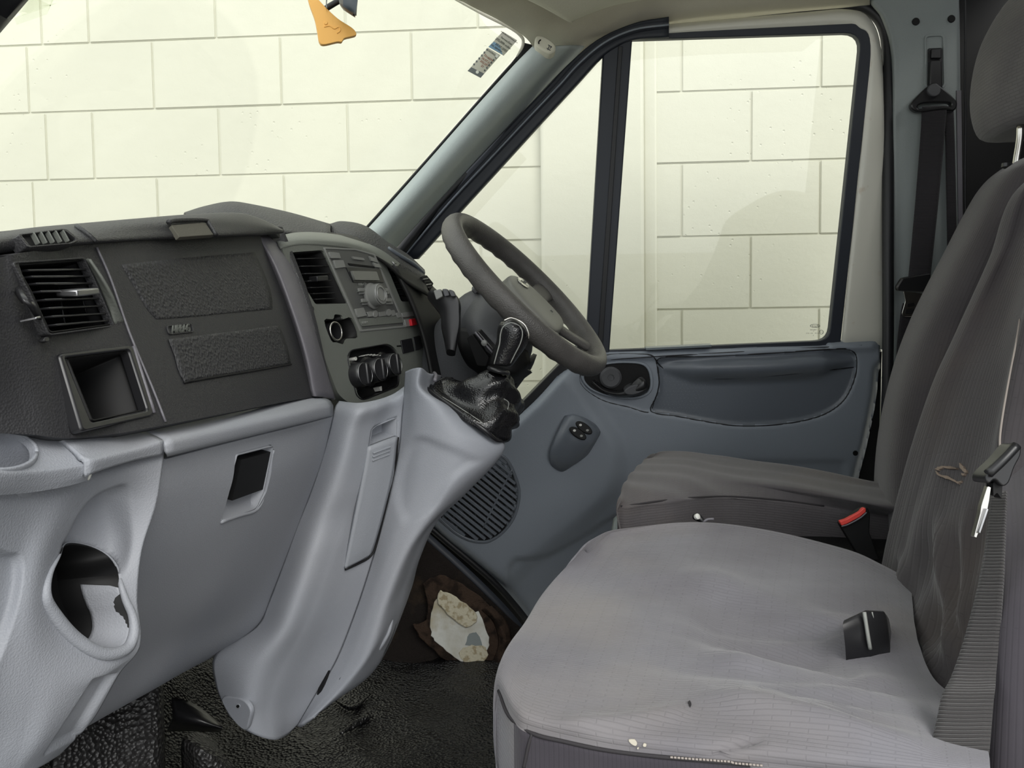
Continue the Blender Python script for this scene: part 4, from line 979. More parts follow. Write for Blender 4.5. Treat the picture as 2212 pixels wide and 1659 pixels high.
# ---- lower grey panels
patch('shelf_lip', [
    [(304, 920, .605), (400, 900, .69), (500, 880, .79), (590, 862, .90), (668, 846, 1.03)],
    [(306, 928, .60), (402, 908, .685), (503, 888, .785), (594, 869, .895), (672, 852, 1.03)],
    [(346, 943, .595), (444, 921, .68), (545, 899, .78), (634, 880, .89), (708, 862, 1.02)],
    [(357, 954, .59), (456, 931, .675), (556, 908, .775), (645, 888, .885), (718, 872, 1.02)],
    [(361, 968, .59), (460, 945, .675), (560, 920, .775), (649, 899, .885), (720, 882, 1.02)],
    [(362, 984, .595), (459, 960, .68), (558, 936, .78), (647, 914, .89), (719, 896, 1.025)],
    [(360, 988, .62), (456, 964, .70), (555, 940, .80), (644, 918, .91), (716, 900, 1.04)]], m_grey, dash, 5, 6, .003)
lid_rows = [
    [(358, 992, .61), (459, 966, .69), (558, 941, .79), (645, 920, .90), (720, 900, 1.035)],
    [(352, 1015, .608), (452, 990, .69), (550, 965, .79), (635, 943, .90), (712, 925, 1.033)],
    [(338, 1086, .605), (440, 1066, .69), (540, 1040, .785), (620, 1020, .89), (692, 1000, 1.03)],
    [(304, 1188, .61), (410, 1180, .70), (500, 1160, .79), (575, 1145, .89), (641, 1137, 1.03)],
    [(268, 1300, .63), (360, 1300, .72), (450, 1290, .81), (520, 1280, .91), (588, 1275, 1.03)],
    [(235, 1420, .66), (310, 1410, .75), (390, 1385, .83), (470, 1365, .93), (552, 1352, 1.03)],
    [(180, 1566, .70), (260, 1522, .76), (335, 1482, .83), (400, 1446, .92), (466, 1410, 1.02)],
    [(170, 1575, .76), (250, 1532, .82), (325, 1492, .89), (390, 1456, .98), (460, 1420, 1.07)]]
lid_rows = [r+[(r[-1][0]+22, r[-1][1]-4, r[-1][2]+.05)] for r in lid_rows]
lid = patch('glovebox_lid', lid_rows, m_grey, dash, 6, 6, .012)
bake(lid); BL = bvh(lid)
pl_l = plon(BL, (490, 1000), (600, 980), (510, 1120))
po = rp([(512, 981), (592, 961), (583, 1005), (571, 1062), (553, 1101), (476, 1127), (490, 1060)], [5, 6, 2, 6, 10, 3, 2])
cut(lid, [cutter(po, pl_l)])
lid.data.materials.clear(); lid.data.materials.append(m_grey)
pk = recess('latch_pocket', po, pl_l, .016, m_grey, lid, .985, .97)
prism('latch_hole_shade', [(500, 987), (578, 967), (561, 1047), (480, 1075)], pl_l, -.0125, .001, m_dark, lid, 0)  # near-black plate: the shade inside the open latch hole, put into colour
def Sd(x, y, pl, d): return PP(x, y, pl, 0)-pl[1]*d
patch('latch_scoop', [[PP(474, 1079, pl_l, -.0125), PP(528, 1062, pl_l, -.0125), PP(572, 1046, pl_l, -.0125)],
                      [PP(474, 1100, pl_l, -.008), PP(520, 1090, pl_l, -.009), PP(566, 1074, pl_l, -.008)],
                      [PP(475, 1128, pl_l, .0), PP(515, 1117, pl_l, .0), PP(557, 1102, pl_l, .0)]], m_grey, lid, 5, 5, .002)
tube('latch_rim', [PP(x, y, pl_l, .0) for x, y in [(590, 972), (584, 1005), (573, 1060), (555, 1100), (515, 1114), (477, 1127)]], .0022, m_grey, lid, 8, 4)

# ---- end pod with cup holder and bottle pocket
def CY(x): return .40+.2*(x+70)/430
pr = [[(-80, 1058), (-20, 1058), (60, 1050), (140, 1032), (200, 1010), (275, 988), (354, 970)],
      [(-80, 1080), (-20, 1078), (60, 1072), (140, 1055), (200, 1038), (275, 1020), (352, 1002)],
      [(-80, 1140), (-20, 1140), (50, 1138), (118, 1120), (185, 1100), (262, 1085), (338, 1086)],
      [(-80, 1220), (-30, 1220), (35, 1215), (95, 1200), (160, 1185), (232, 1185), (306, 1188)],
      [(-80, 1310), (-35, 1310), (20, 1305), (75, 1300), (140, 1295), (215, 1290), (297, 1290)],
      [(-80, 1420), (-40, 1420), (10, 1415), (70, 1420), (140, 1425), (225, 1432), (304, 1392)],
      [(-80, 1520), (-45, 1520), (0, 1520), (60, 1520), (120, 1510), (185, 1495), (258, 1456)],
      [(-80, 1610), (-50, 1610), (-10, 1610), (40, 1610), (90, 1600), (140, 1580), (200, 1556)],
      [(-80, 1700), (-60, 1700), (-20, 1700), (10, 1690), (45, 1675), (90, 1655), (130, 1630)]]
pd_ = [[0, 0, 0, .004, .008, .008, .006], [0]*7, [.005, .005, .003, 0, .01, .012, .0], [.01, .008, .004, -.003, .015, .02, .0], [.012, .01, .004, -.006, .0, .002, -.008], [.016, .012, .006, -.004, -.012, -.020, -.018], [.02, .016, .01, .0, -.01, -.014, -.012], [.03, .026, .02, .01, .0, 0, .005], [.04, .04, .03, .025, .02, .02, .03]]
podr = [[P(x, y, Y=CY(x)+pd_[i][j]) for j, (x, y) in enumerate(r)] for i, r in enumerate(pr)]
scoop = c2([(276, 1050), (240, 1056), (205, 1074), (175, 1108), (150, 1156), (138, 1186), (200, 1200), (262, 1240), (282, 1180), (282, 1100)], 4)
lpan = c2([(-90, 1196), (20, 1196), (44, 1204), (48, 1240), (36, 1310), (8, 1400), (-30, 1480), (-90, 1560)], 4)
cpan = [(204, 1468), (250, 1456), (168, 1592), (98, 1628)]
def pdisp(u, v, p):
    x, y = pix(p); return -.016*sst(-6, 34, sdist(x, y, scoop))-.006*sst(-4, 8, sdist(x, y, lpan))-.005*sst(-3, 4, sdist(x, y, cpan))
podo = patch('end_pod', podr, m_grey, dash, 18, 18, 0, disp=pdisp)
BP = bvh(podo)
bo = c2([(142, 1174), (188, 1178), (228, 1196), (252, 1224), (259, 1262), (270, 1298), (284, 1330), (287, 1366), (272, 1396), (240, 1409), (203, 1402), (155, 1368), (112, 1316), (98, 1284), (106, 1240), (126, 1202)], 4)
pl_p = plon(BP, (90, 1280), (275, 1280), (190, 1425))
_e = [r[0] for r in podr]
patch('pod_end', [_e, [V((p.x-.03, p.y-.012, p.z)) for p in _e], [V((-.55, .39, p.z)) for p in _e], [V((-.80, .41, p.z)) for p in _e]], m_grey, dash, 4, 3, .004)
dig(podo, bo); s_ = podo.modifiers.new('solid', 'SOLIDIFY'); s_.thickness = .003; s_.offset = -1
# pocket liner: inner shade put into near-black plastic; lit right wall stays grey
def hp(x, y, o=0):
    try: return hit(BP, x, y, o)
    except RuntimeError: return PP(x, y, pl_p, o)
recess('pocket_shade_liner', [hp(x, y) for x, y in bo], pl_p, .05, m_dark, podo, .995, .93)
def Sd(x, y, pl, d): return PP(x, y, pl, 0)-pl[1]*d
def sh(p, d): return [PP(x, y, pl_p, d) for x, y in p]
wl = [(252, 1224), (259, 1262), (270, 1298), (284, 1330), (287, 1366), (272, 1396), (240, 1409), (203, 1402)]
wi = [(238, 1250), (242, 1280), (246, 1305), (246, 1330), (240, 1355), (228, 1380), (210, 1400), (190, 1404)]
def in_(k, d): return [Sd(190+(x-190)*k, 1300+(y-1300)*k, pl_p, d) for x, y in wl]
_h = [hp(x, y) for x, y in wl]; _m = sum([hp(x, y) for x, y in bo], V())/len(bo)
patch('pocket_wall', [[_m+(p-_m)*k-pl_p[1]*d for p in _h] for k, d in ((.965, .0005), (.91, .016), (.86, .030))], m_grey, podo, 5, 4, .0005)
rim = [(142, 1174), (126, 1202), (106, 1240), (97, 1284), (110, 1320), (153, 1373), (202, 1406), (240, 1413), (274, 1400), (288, 1368), (285, 1330), (271, 1297), (260, 1262), (253, 1224), (228, 1196), (188, 1178)]
rr_ = [.0006, .001, .002, .0036, .0044, .0048, .0048, .0048, .0044, .004, .0032, .0028, .002, .001, .0006, .0006]
tube('pocket_rim', [PP(x, y, pl_p, .001) if BP.ray_cast(CAMP, ray(x, y).normalized())[0] is None else hit(BP, x, y, .0005) for x, y in rim], rr_, m_grey, podo, 10, 5, True)
for a, b in (((262, 1370), (256, 1400)), ((270, 1366), (264, 1398)), ((252, 1372), (250, 1390))):
    pass
# scallop above the pocket
# lower pocket crease and left rib
# pod top with cup well
ledge = patch('cup_ledge', [
    [(-80, 905, .44), (0, 918, .47), (80, 935, .49), (150, 950, .51), (178, 968, .515)],
    [(-80, 960, .42), (0, 960, .445), (80, 968, .475), (150, 978, .495), (196, 992, .505)],
    [(-80, 1010, .395), (0, 1010, .425), (80, 1008, .46), (150, 1004, .485), (201, 998, .503)],
    [(-80, 1030, .39), (0, 1026, .42), (80, 1020, .455), (150, 1012, .482), (203, 1002, .502)],
    [(-80, 1058, .392), (0, 1052, .422), (80, 1044, .457), (150, 1034, .484), (199, 1022, .502)],
    [(-80, 1076, .396), (0, 1070, .426), (80, 1062, .460), (150, 1049, .487), (192, 1037, .504)]], m_grey, dash, 5, 6, .004)
pl_cup = plane3(P(0, 960, Y=.445), P(100, 970, Y=.48), P(0, 1008, Y=.425))
cu_o = ell(-14, 966, 90, 43, 36, .1)
bake(ledge); cut(ledge, [cutter(cu_o, pl_cup, .03, .02)]); ledge.data.materials.clear(); ledge.data.materials.append(m_grey)
cc = [PP(x, y, pl_cup, 0) for x, y in cu_o]; dn = V((0, 0, -1)); cm = sum(cc, V())/len(cc)
patch('cup_well', [[p for p in cc+[cc[0]]], [cm+(p-cm)*.8+dn*.012+V((-.004, .012, 0)) for p in cc+[cc[0]]], [cm+(p-cm)*.62+dn*.03+V((-.008, .028, 0)) for p in cc+[cc[0]]], [cm+(p-cm)*.05+dn*.032+V((-.008, .028, 0)) for p in cc+[cc[0]]]], m_grey, ledge, 3, 1, .002)
tube('ledge_edge_line', [(172, 975, .512), (192, 988, .506), (201, 1000, .500), (197, 1020, .500), (191, 1036, .502)], .0009, m_markw, ledge, 5, 4)  # thin white line along the ledge's corner edge
# short shelf between pod and lip
patch('end_shelf', [
    [(120, 938, .50), (150, 946, .505), (200, 945, .525), (250, 934, .56), (304, 921, .60)],
    [(130, 946, .498), (160, 954, .503), (205, 952, .523), (255, 942, .557), (306, 928, .598)],
    [(165, 975, .495), (196, 985, .50), (240, 975, .525), (295, 962, .56), (345, 946, .592)],
    [(180, 992, .492), (204, 996, .498), (250, 985, .525), (305, 971, .56), (354, 956, .59)],
    [(185, 1030, .493), (204, 1022, .50), (250, 1006, .527), (305, 991, .562), (354, 982, .592)]], m_grey, dash, 5, 5, .004)

# ---- centre console lower half
L6 = [[(722, 884), (770, 889), (810, 883), (845, 871), (874, 852)],
      [(712, 930), (755, 928), (795, 920), (835, 908), (869, 896)],
      [(692, 1000), (738, 995), (783, 985), (825, 972), (863, 958)],
      [(668, 1070), (715, 1065), (766, 1055), (812, 1037), (853, 1020)],
      [(641, 1137), (690, 1130), (745, 1118), (796, 1098), (839, 1080)],
      [(615, 1208), (665, 1202), (720, 1192), (772, 1172), (821, 1150)],
      [(580, 1300), (635, 1290), (690, 1278), (745, 1258), (796, 1238)],
      [(552, 1355), (604, 1366), (656, 1362), (712, 1345), (766, 1328)],
      [(466, 1412), (545, 1445), (605, 1455), (664, 1446), (726, 1428)],
      [(466, 1480), (530, 1518), (582, 1530), (632, 1520), (682, 1500)],
      [(494, 1546), (535, 1580), (589, 1598), (620, 1588), (642, 1568)]]
L6 = [[(732, 866), (772, 870), (812, 864), (847, 852), (874, 834)]]+L6
yd = [1.035, 1.005, 1.03, 1.07, 1.09]
con = patch('console_front', [[P(x, y, Y=yd[j]+(-.02*math.sin(math.pi*min(1, max(0, (i-5)/6))) if j in (1, 2, 3) else 0)+(.02 if i == 0 else 0)) for j, (x, y) in enumerate(r)] for i, r in enumerate(L6)], m_grey, dash, 10, 12, 0)
BC = bvh(con)
so_ = rp([(800, 930), (812, 918), (861, 898), (859, 944), (849, 1024), (812, 1172), (800, 1199), (745, 1230), (772, 1090)], [3, 5, 3, 3, 3, 6, 8, 2, 3], 3)
pl_k = plon(BC, (800, 970), (855, 960), (790, 1180))
patch('coin_tray_lid', [[PP(x, y, pl_k, o) for x, y, o in r] for r in [
    [(797, 966, .004), (828, 954, .006), (859, 943, .004)], [(786, 1030, .006), (818, 1026, .008), (850, 1020, .006)], [(770, 1110, .006), (800, 1105, .008), (832, 1098, .006)],
    [(754, 1190, .005), (780, 1184, .007), (812, 1170, .005)], [(746, 1229, .003), (775, 1214, .004), (801, 1199, .003)]]], m_greyd, con, 6, 5, .006)
for t in range(3): prism('grip_ridge', [(808-t*1, 978+t*8), (845-t*1, 964+t*8), (845-t*1, 967+t*8), (808-t*1, 981+t*8)], pl_k, .0085, .002, m_grey, con, .0006)
mo = rp([(803, 928), (812, 920), (858, 901), (857, 946), (797, 968)], 3)
dig(con, mo); s_ = con.modifiers.new('solid', 'SOLIDIFY'); s_.thickness = .003; s_.offset = -1
recess('coin_tray_mouth', [hit(BC, x, y) for x, y in mo], pl_k, .030, m_grey, con, 1.0, .95)
tube('tray_edge', [PP(x, y, pl_k, .003) for x, y in [(746, 1230), (775, 1217), (801, 1201), (814, 1172), (832, 1100), (852, 1020), (860, 945)]], .0018, m_dark, con, 6, 4)
pl_e = plon(BC, (490, 1510), (530, 1520), (510, 1545))
er = prism('fixing_boss', c2([(478, 1510), (505, 1506), (528, 1514), (541, 1534), (538, 1558), (528, 1578), (500, 1552)], 4), pl_e, .003, .004, m_grey, con, .002)
prism('fixing_screw', ell(513, 1526, 6, 6, 16), pl_e, .0035, .002, m_greyd, con, .001)
prism('fixing_screw', ell(513.5, 1526, 3.4, 3.4, 12), pl_e, .0038, .0, m_dark, con, 0)

# ---- gear lever pedestal (near wall, then its top lip turning away)
L7 = [[(875, 803), (893, 796), (911, 795), (926, 806)],
      [(872, 852), (890, 842), (908, 836), (925, 846)],
      [(868, 898), (900, 885), (945, 872), (985, 884)],
      [(862, 960), (910, 938), (975, 920), (1040, 926)],
      [(852, 1020), (910, 995), (995, 962), (1078, 958)],
      [(838, 1080), (900, 1058), (985, 1030), (1064, 998)],
      [(820, 1150), (870, 1130), (940, 1102), (992, 1074)],
      [(795, 1238), (835, 1220), (882, 1192), (922, 1146)],
      [(765, 1328), (800, 1322), (838, 1300), (874, 1256)],
      [(725, 1428), (760, 1430), (802, 1408), (850, 1340)],
      [(681, 1500), (708, 1502), (752, 1480), (798, 1456)],
      [(641, 1569), (655, 1560), (690, 1540), (726, 1512)]]
def py7(i, j): return [1.09, 1.06, 1.055, 1.10][j]+(.03*(i-7)/4 if i > 7 else 0)*(0 if j == 0 else .3)
ped_rows = [[P(x, y, Y=py7(i, j)) for j, (x, y) in enumerate(r)] for i, r in enumerate(L7)]
ped_rows = [r+[r[-1]+V((.004, .05, -.004)), r[-1]+V((-.006, .16, -.01))] for r in ped_rows]
pin = c2([(890, 945), (960, 958), (1040, 994), (1018, 1012), (975, 1045), (945, 1095), (912, 1120), (868, 1128), (850, 1050)], 4)
ped = patch('lever_pedestal', ped_rows, m_grey, dash, 10, 10, .006, disp=lambda u, v, p: -.005*sst(-2, 16, sdist(*pix(p), pin)))
bake(ped); BD = bvh(ped)
pl_q = plon(BD, (700, 1480), (760, 1440), (740, 1490))
prism('console_slot', [(684, 1500), (695, 1455), (712, 1430), (717, 1420), (700, 1480), (690, 1505)], pl_q, .002, .002, m_dark, ped, .0005)
prism('console_slot', [(713, 1492), (722, 1480), (736, 1462), (726, 1490)], pl_q, .002, .002, m_dark, ped, .0005)
patch('console_foot', [[(862, 1312, 1.13), (850, 1370, 1.13), (815, 1440, 1.13), (790, 1463, 1.12), (735, 1500, 1.10)], [(850, 1330, 1.10), (838, 1375, 1.09), (800, 1425, 1.09), (770, 1450, 1.09), (720, 1490, 1.08)]], m_grey, ped, 4, 5, .004)
for x, y in ((708, 1478), (730, 1488), (752, 1470)):
    pass
tube('ear_rod', [(939, 822, 1.10), (942, 812, 1.12), (938, 806, 1.14)], .003, m_lilac, ped, 8, 3)
# ================================================================ steering wheel
C = P(1138, 634, Y=1.36); A_ = V((.136, 0, -.141)); Bv = V((.031, .189, .027)); RW = A_.length
Bv = (Bv-A_*(Bv.dot(A_)/A_.dot(A_))).normalized()*RW; nW = A_.cross(Bv).normalized()
if nW.dot(CAMP-C) < 0: nW = -nW
sw = thing('steering_wheel', 'worn dark grey steering wheel with grey centre pad', 'steering wheel', C)
NR = 96; ua, ub = A_.normalized(), Bv.normalized(); R0 = RW-.015
vs_, fs = [], []
for i in range(NR):
    t = 2*math.pi*i/NR; d = ua*math.cos(t)+ub*math.sin(t)
    bmp = 1+.05*math.cos(t*34)
    for k in range(16):
        a = 2*math.pi*k/16; inner = max(0, -math.sin(a)*.8-math.cos(a)*.5)
        r = .0182*(1+(bmp-1)*inner*1.6)
        vs_.append(C+d*(R0+r*math.cos(a)*.92)+nW*r*math.sin(a)*1.12)
for i in range(NR):
    for k in range(16):
        j = (i+1) % NR; fs.append((i*16+k, j*16+k, j*16+(k+1) % 16, i*16+(k+1) % 16))
mk('rim', vs_, fs, m_wheel, sw)
# direction in the wheel plane: a = down (towards driver's lap), b = far
def wp(a, b, h=0): return C+ua*a+ub*b+nW*h
hubp = [(a_*.92+.012, b_*.92) for a_, b_ in [(.075, -.065), (.085, 0), (.075, .065), (.03, .078), (-.03, .066), (-.055, .035), (-.062, 0), (-.055, -.035), (-.03, -.066), (.03, -.078)]]
loft('centre_pad', [[wp(a*.8, b*.8, -.035) for a, b in hubp], [wp(a*1.02, b*1.02, -.03) for a, b in hubp], [wp(a*1.02, b*1.02, -.006) for a, b in hubp], [wp(a*.92, b*.92, .004) for a, b in hubp], [wp(a*.5, b*.5, .008) for a, b in hubp]], m_wheelp, sw, 3, 4)
for a0, b0, a1, b1, w in ((.01, -.07, .01, -R0+.004, .022), (.01, .07, .01, R0-.004, .022), (.07, -.03, .152, -.075, .014), (.07, .03, .152, .075, .014)):
    d = V((a1-a0, b1-b0)).normalized(); pp = V((-d.y, d.x))
    secs = []
    for s, ww, hh in ((0, w*1.3, -.012), (.4, w, -.010), (1, w*1.1, -.003)):
        ca, cb = a0+(a1-a0)*s, b0+(b1-b0)*s
        secs.append([wp(ca+pp.x*ww*x, cb+pp.y*ww*x, hh+.007*z) for x, z in ((-1, 0), (-.6, 1), (.6, 1), (1, 0), (.6, -1), (-.6, -1))])
    loft('spoke', secs, m_wheel, sw, 4, 3)
em = wp(-.018, 0, .009)
lathe('emblem', [(.013, 0), (.013, .0015), (.011, .0025), (.001, .003)], em, nW, m_chrome, sw, 28, ub, 1.7)
etx = text('emblem_lettering', 'Ford', em+nW*.0034, ub, -ua, .013, m_etch, sw, .0003)
ab = wp(.055, .012, .0065)
box('airbag_tag', ab, ub, -ua, (.024, .013, .001), m_wheelp, sw, .0006)
text('airbag_tag_lettering', 'SRS', ab+nW*.0012, ub, -ua, .008, m_etch, sw, .0003)
# ================================================================ steering column
col = thing('steering_column', 'dark grey steering column shroud with stalks behind the wheel', 'steering column', C-nW*.16)
cax = -nW
def cc_(d, sx, sz, dz=0):
    o = C+cax*d+V((0, .0, dz)); return [o+ub*sx*math.cos(t)*(1 if abs(math.cos(t)) < .9 else .97)+ua*sz*math.sin(t) for t in [2*math.pi*k/12 for k in range(12)]]
loft('shroud', [cc_(.045, .045, .045), cc_(.05, .062, .062), cc_(.08, .075, .085, -.004), cc_(.14, .075, .09, -.008), cc_(.22, .07, .085, -.012), cc_(.30, .07, .08, -.014)], m_shroud, col, 4, 4)
patch('shroud_cowl', [[(1028, 624, 1.38), (1052, 634, 1.31), (1084, 664, 1.28), (1124, 706, 1.27)], [(1000, 650, 1.37), (1030, 668, 1.29), (1066, 702, 1.26), (1112, 742, 1.26)],
                      [(984, 684, 1.37), (1010, 708, 1.28), (1046, 740, 1.25), (1098, 774, 1.26)], [(982, 722, 1.40), (1000, 748, 1.32), (1030, 778, 1.30), (1082, 802, 1.31)]], m_shroud, col, 5, 5, .006)
pl_ib = plane3(P(1020, 625, Y=1.33), P(1045, 615, Y=1.33), P(1035, 640, Y=1.335))
prism('indicator_bracket', rp([(1018, 628), (1034, 612), (1046, 614), (1044, 622), (1026, 636)], 3), pl_ib, .004, .02, m_shroud, col, .002)
patch('shroud_lower', [[(985, 705, 1.30), (1040, 715, 1.27), (1100, 735, 1.27), (1140, 758, 1.30)], [(990, 750, 1.28), (1040, 770, 1.25), (1100, 790, 1.25), (1146, 782, 1.29)], [(1010, 790, 1.29), (1050, 810, 1.27), (1110, 812, 1.27), (1140, 798, 1.31)], [(1030, 800, 1.36), (1060, 830, 1.35), (1110, 830, 1.36), (1150, 805, 1.38)]], m_dark, col, 5, 5, .006)
stk = loft('wiper_stalk', [[P(x+dx, y+dy, Y=1.22+dz) for dx, dy, dz in ((-w, -h, 0), (w, -h*.6, 0), (w, h, .02), (-w, h*.7, .02))] for x, y, w, h in ((974, 762, 8, 7), (974, 735, 12, 8), (974, 706, 17, 10), (973, 680, 18, 12), (966, 660, 24, 12), (957, 644, 27, 9), (953, 632, 22, 5))], m_blackp, col, 4, 3)
pl_sb = plane3(P(940, 640, Y=1.205), P(980, 640, Y=1.205), P(955, 660, Y=1.205))
for pts in ([(936, 628), (952, 624), (957, 640), (942, 648)], [(955, 624), (966, 624), (971, 638), (960, 641)], [(969, 625), (978, 627), (984, 640), (974, 640)]):
    prism('stalk_segment', rp(pts, 3), pl_sb, .004, .012, m_radio if pts[0][0] < 940 else m_shroud, stk, .002)
kb = plane3(P(1010, 720, Y=1.235), P(1060, 770, Y=1.235), P(1030, 790, Y=1.245))
lk = prism('tilt_lever', rp([(1024, 718), (1032, 715), (1066, 754), (1062, 768), (1050, 760), (1040, 742)], 3), kb, .012, .006, m_blackp, col, .002)
lathe('tilt_lever_pivot', [(.005, 0), (.005, .004), (.001, .006)], PP(1047, 740, kb, .013), kb[1], m_radio, lk, 14)
tube('tilt_lever_edge', [PP(1026, 717, kb, .013), PP(1045, 740, kb, .013), PP(1064, 762, kb, .013)], .0016, m_lilac, lk, 6, 3)
prism('key_slot_panel', rp([(1008, 730), (1020, 722), (1056, 772), (1050, 792), (1030, 790)], 4), kb, .004, .006, m_dark, col, .001)
patch('knee_panel', [[(1120, 800, 1.46), (1148, 776, 1.5), (1160, 766, 1.54)], [(1108, 838, 1.46), (1132, 815, 1.50), (1148, 796, 1.54)], [(1088, 866, 1.5), (1110, 848, 1.54), (1122, 832, 1.58)]], m_dark, col, 3, 3, .008)

# ================================================================ gear lever
GY = 1.13
gl = thing('gear_lever', 'black leather gear lever with stitched knob and wrinkled gaiter', 'gear lever', P(1010, 930, Y=1.14))
def gsec(l, r, y, dy):   # an oval section between two pixel points, depth dy
    a, b = P(l[0], l[1], Y=y), P(r[0], r[1], Y=y); c = (a+b)/2; h = (b-a)/2
    return [c+h*math.cos(t)+V((0, dy, 0))*math.sin(t) for t in [2*math.pi*k/12 for k in range(12)]]
kn = loft('knob', [gsec((1060, 786), (1098, 792), 1.12, .020), gsec((1060, 780), (1106, 790), 1.12, .024), gsec((1064, 760), (1118, 774), 1.12, .026), gsec((1072, 738), (1134, 752), 1.12, .030), gsec((1074, 718), (1143, 732), 1.12, .033), gsec((1077, 704), (1143, 716), 1.12, .033), gsec((1084, 694), (1136, 704), 1.12, .029), gsec((1095, 688), (1124, 693), 1.12, .018), gsec((1104, 686.5), (1114, 688.5), 1.12, .006)], m_leather, gl, 4, 3)
BK = bvh(kn)
tube('knob_seam', [hit(BK, x, y, .0006) for x, y in [(1068, 786), (1074, 764), (1080, 742), (1082, 722), (1088, 706), (1104, 698), (1120, 704), (1128, 718), (1124, 740), (1112, 764), (1102, 784)]], .0009, m_markg, kn, 5, 4)
pl_k2 = plon(BK, (1090, 712), (1110, 712), (1100, 725))
patch('knob_cap', [[hit(BK, x, y, .0012) for x, y in r] for r in [[(1096, 692), (1108, 690), (1120, 694), (1130, 702)], [(1100, 697), (1112, 695.5), (1124, 702), (1134, 714)], [(1108, 702), (1118, 704), (1127, 712), (1136, 726)]]], m_blackp, kn, 4, 4, .001)
tube('knob_chrome', [hit(BK, x, y, .0012) for x, y in [(1090, 694), (1104, 688.5), (1122, 695), (1134, 706), (1140, 722), (1140, 732)]], .0013, m_chrome, kn, 6, 4)
cx = P(1080, 797, Y=1.12)
loft('collar', [gsec((1054, 790), (1100, 802), 1.12, .024), gsec((1052, 795), (1102, 806), 1.12, .026), gsec((1054, 800), (1100, 810), 1.12, .024)], m_blackp, gl, 3, 3)
# gaiter: sections from the collar down to the frame
ga = [[(1050, 800), (1066, 795), (1085, 798), (1102, 808), (1098, 815), (1080, 813), (1062, 808), (1052, 803)],
      [(1036, 806), (1060, 798), (1090, 806), (1108, 818), (1106, 828), (1085, 832), (1058, 830), (1040, 818)],
      [(1018, 822), (1045, 806), (1088, 812), (1114, 832), (1114, 846), (1085, 850), (1045, 856), (1016, 842)],
      [(990, 838), (1030, 822), (1088, 826), (1119, 852), (1120, 880), (1095, 882), (1045, 876), (1000, 860)],
      [(955, 838), (1010, 826), (1080, 842), (1122, 868), (1121, 910), (1100, 920), (1050, 904), (980, 868)],
      [(925, 836), (985, 822), (1060, 840), (1112, 880), (1112, 926), (1090, 940), (1046, 918), (960, 866)],
      [(917, 834), (975, 818), (1050, 840), (1098, 890), (1096, 945), (1078, 948), (1044, 926), (950, 868)]]
gy_ = [0, .03, .05, .03, 0, -.03, -.035, -.02]
secs = []
for i, s in enumerate(ga):
    sp = [1.0, 1.2, 1.4, 1.8, 2.2, 2.4, 2.5][i]
    secs.append([P(x, y, Y=1.125+[.0, .02, .034, .034, .012, -.012, -.022, -.012][j]*sp) for j, (x, y) in enumerate(s)])
gt = loft('gaiter', secs, m_leather, gl, 6, 5)
me = gt.data
bm = bmesh.new(); bm.from_mesh(me); bm.normal_update()
for v in bm.verts:
    p = v.co; w = math.sin(p.z*150+p.x*60+2.4*math.sin(p.x*45+p.y*30))*.0045+math.sin(p.x*120-p.z*70+p.y*90)*.0022
    v.co = p+v.normal*w*(1 if p.z < cx.z-.012 else .3)
bm.to_mesh(me); bm.free(); autosmooth(me, 80)
BG = bvh(gt)
def gs(pts, r=.001): tube('gaiter_stitch', [hit(BG, x, y, .0006) for x, y in pts], r, m_markg, gt, 5, 4)
gs([(935, 846), (965, 864), (1000, 886), (1040, 912)], .0007)
gs([(1088, 862), (1098, 870), (1096, 884)], .0008)
tube('gaiter_frame', [(914, 832, 1.115), (935, 850, 1.10), (970, 874, 1.085), (1010, 902, 1.075), (1048, 930, 1.07), (1072, 950, 1.085), (1090, 951, 1.12)], .0035, m_blackp, gl, 8, 4)
# ================================================================ passenger seat
ps = thing('passenger_seat', 'worn grey cloth passenger seat nearest the camera', 'seat', (.2, .85, 0))
def Q(px, py, z): return P(px, py, Z=z)
Z0 = .70
cu = []
tops = [
    (-.312, [(1079, 1500), (1108, 1556), (1150, 1583), (1300, 1618), (1450, 1637), (1650, 1656), (1850, 1672), (2050, 1692), (2150, 1700)]),
    (-.298, [(1076, 1462), (1112, 1512), (1160, 1536), (1300, 1566), (1450, 1584), (1650, 1606), (1850, 1632), (2040, 1652), (2140, 1665)]),
    (-.294, [(1094, 1412), (1140, 1440), (1200, 1450), (1330, 1466), (1480, 1484), (1670, 1512), (1860, 1552), (2030, 1590), (2130, 1610)]),
    (-.296, [(1124, 1352), (1180, 1360), (1240, 1362), (1360, 1372), (1500, 1390), (1680, 1420), (1850, 1466), (1990, 1506), (2080, 1530)]),
    (-.296, [(1162, 1290), (1220, 1284), (1280, 1280), (1390, 1284), (1520, 1300), (1690, 1330), (1830, 1372), (1940, 1420), (2010, 1452)]),
    (-.284, [(1200, 1238), (1262, 1216), (1330, 1206), (1430, 1206), (1550, 1218), (1700, 1246), (1830, 1284), (1920, 1330), (1980, 1372)]),
    (-.272, [(1236, 1198), (1296, 1168), (1370, 1154), (1460, 1150), (1570, 1158), (1710, 1182), (1830, 1216), (1910, 1254), (1970, 1290)]),
    (-.266, [(1262, 1176), (1318, 1150), (1390, 1137), (1475, 1131), (1580, 1136), (1710, 1156), (1830, 1186), (1906, 1222), (1968, 1255)])]
rows = []
tl_ = [0, 0, 0, -.006, -.014, -.024, -.034, -.042]
DROP = [.20, .085, .03]
def zo(D, k): return -max(0, D-DROP[k]) if k < 3 else -D
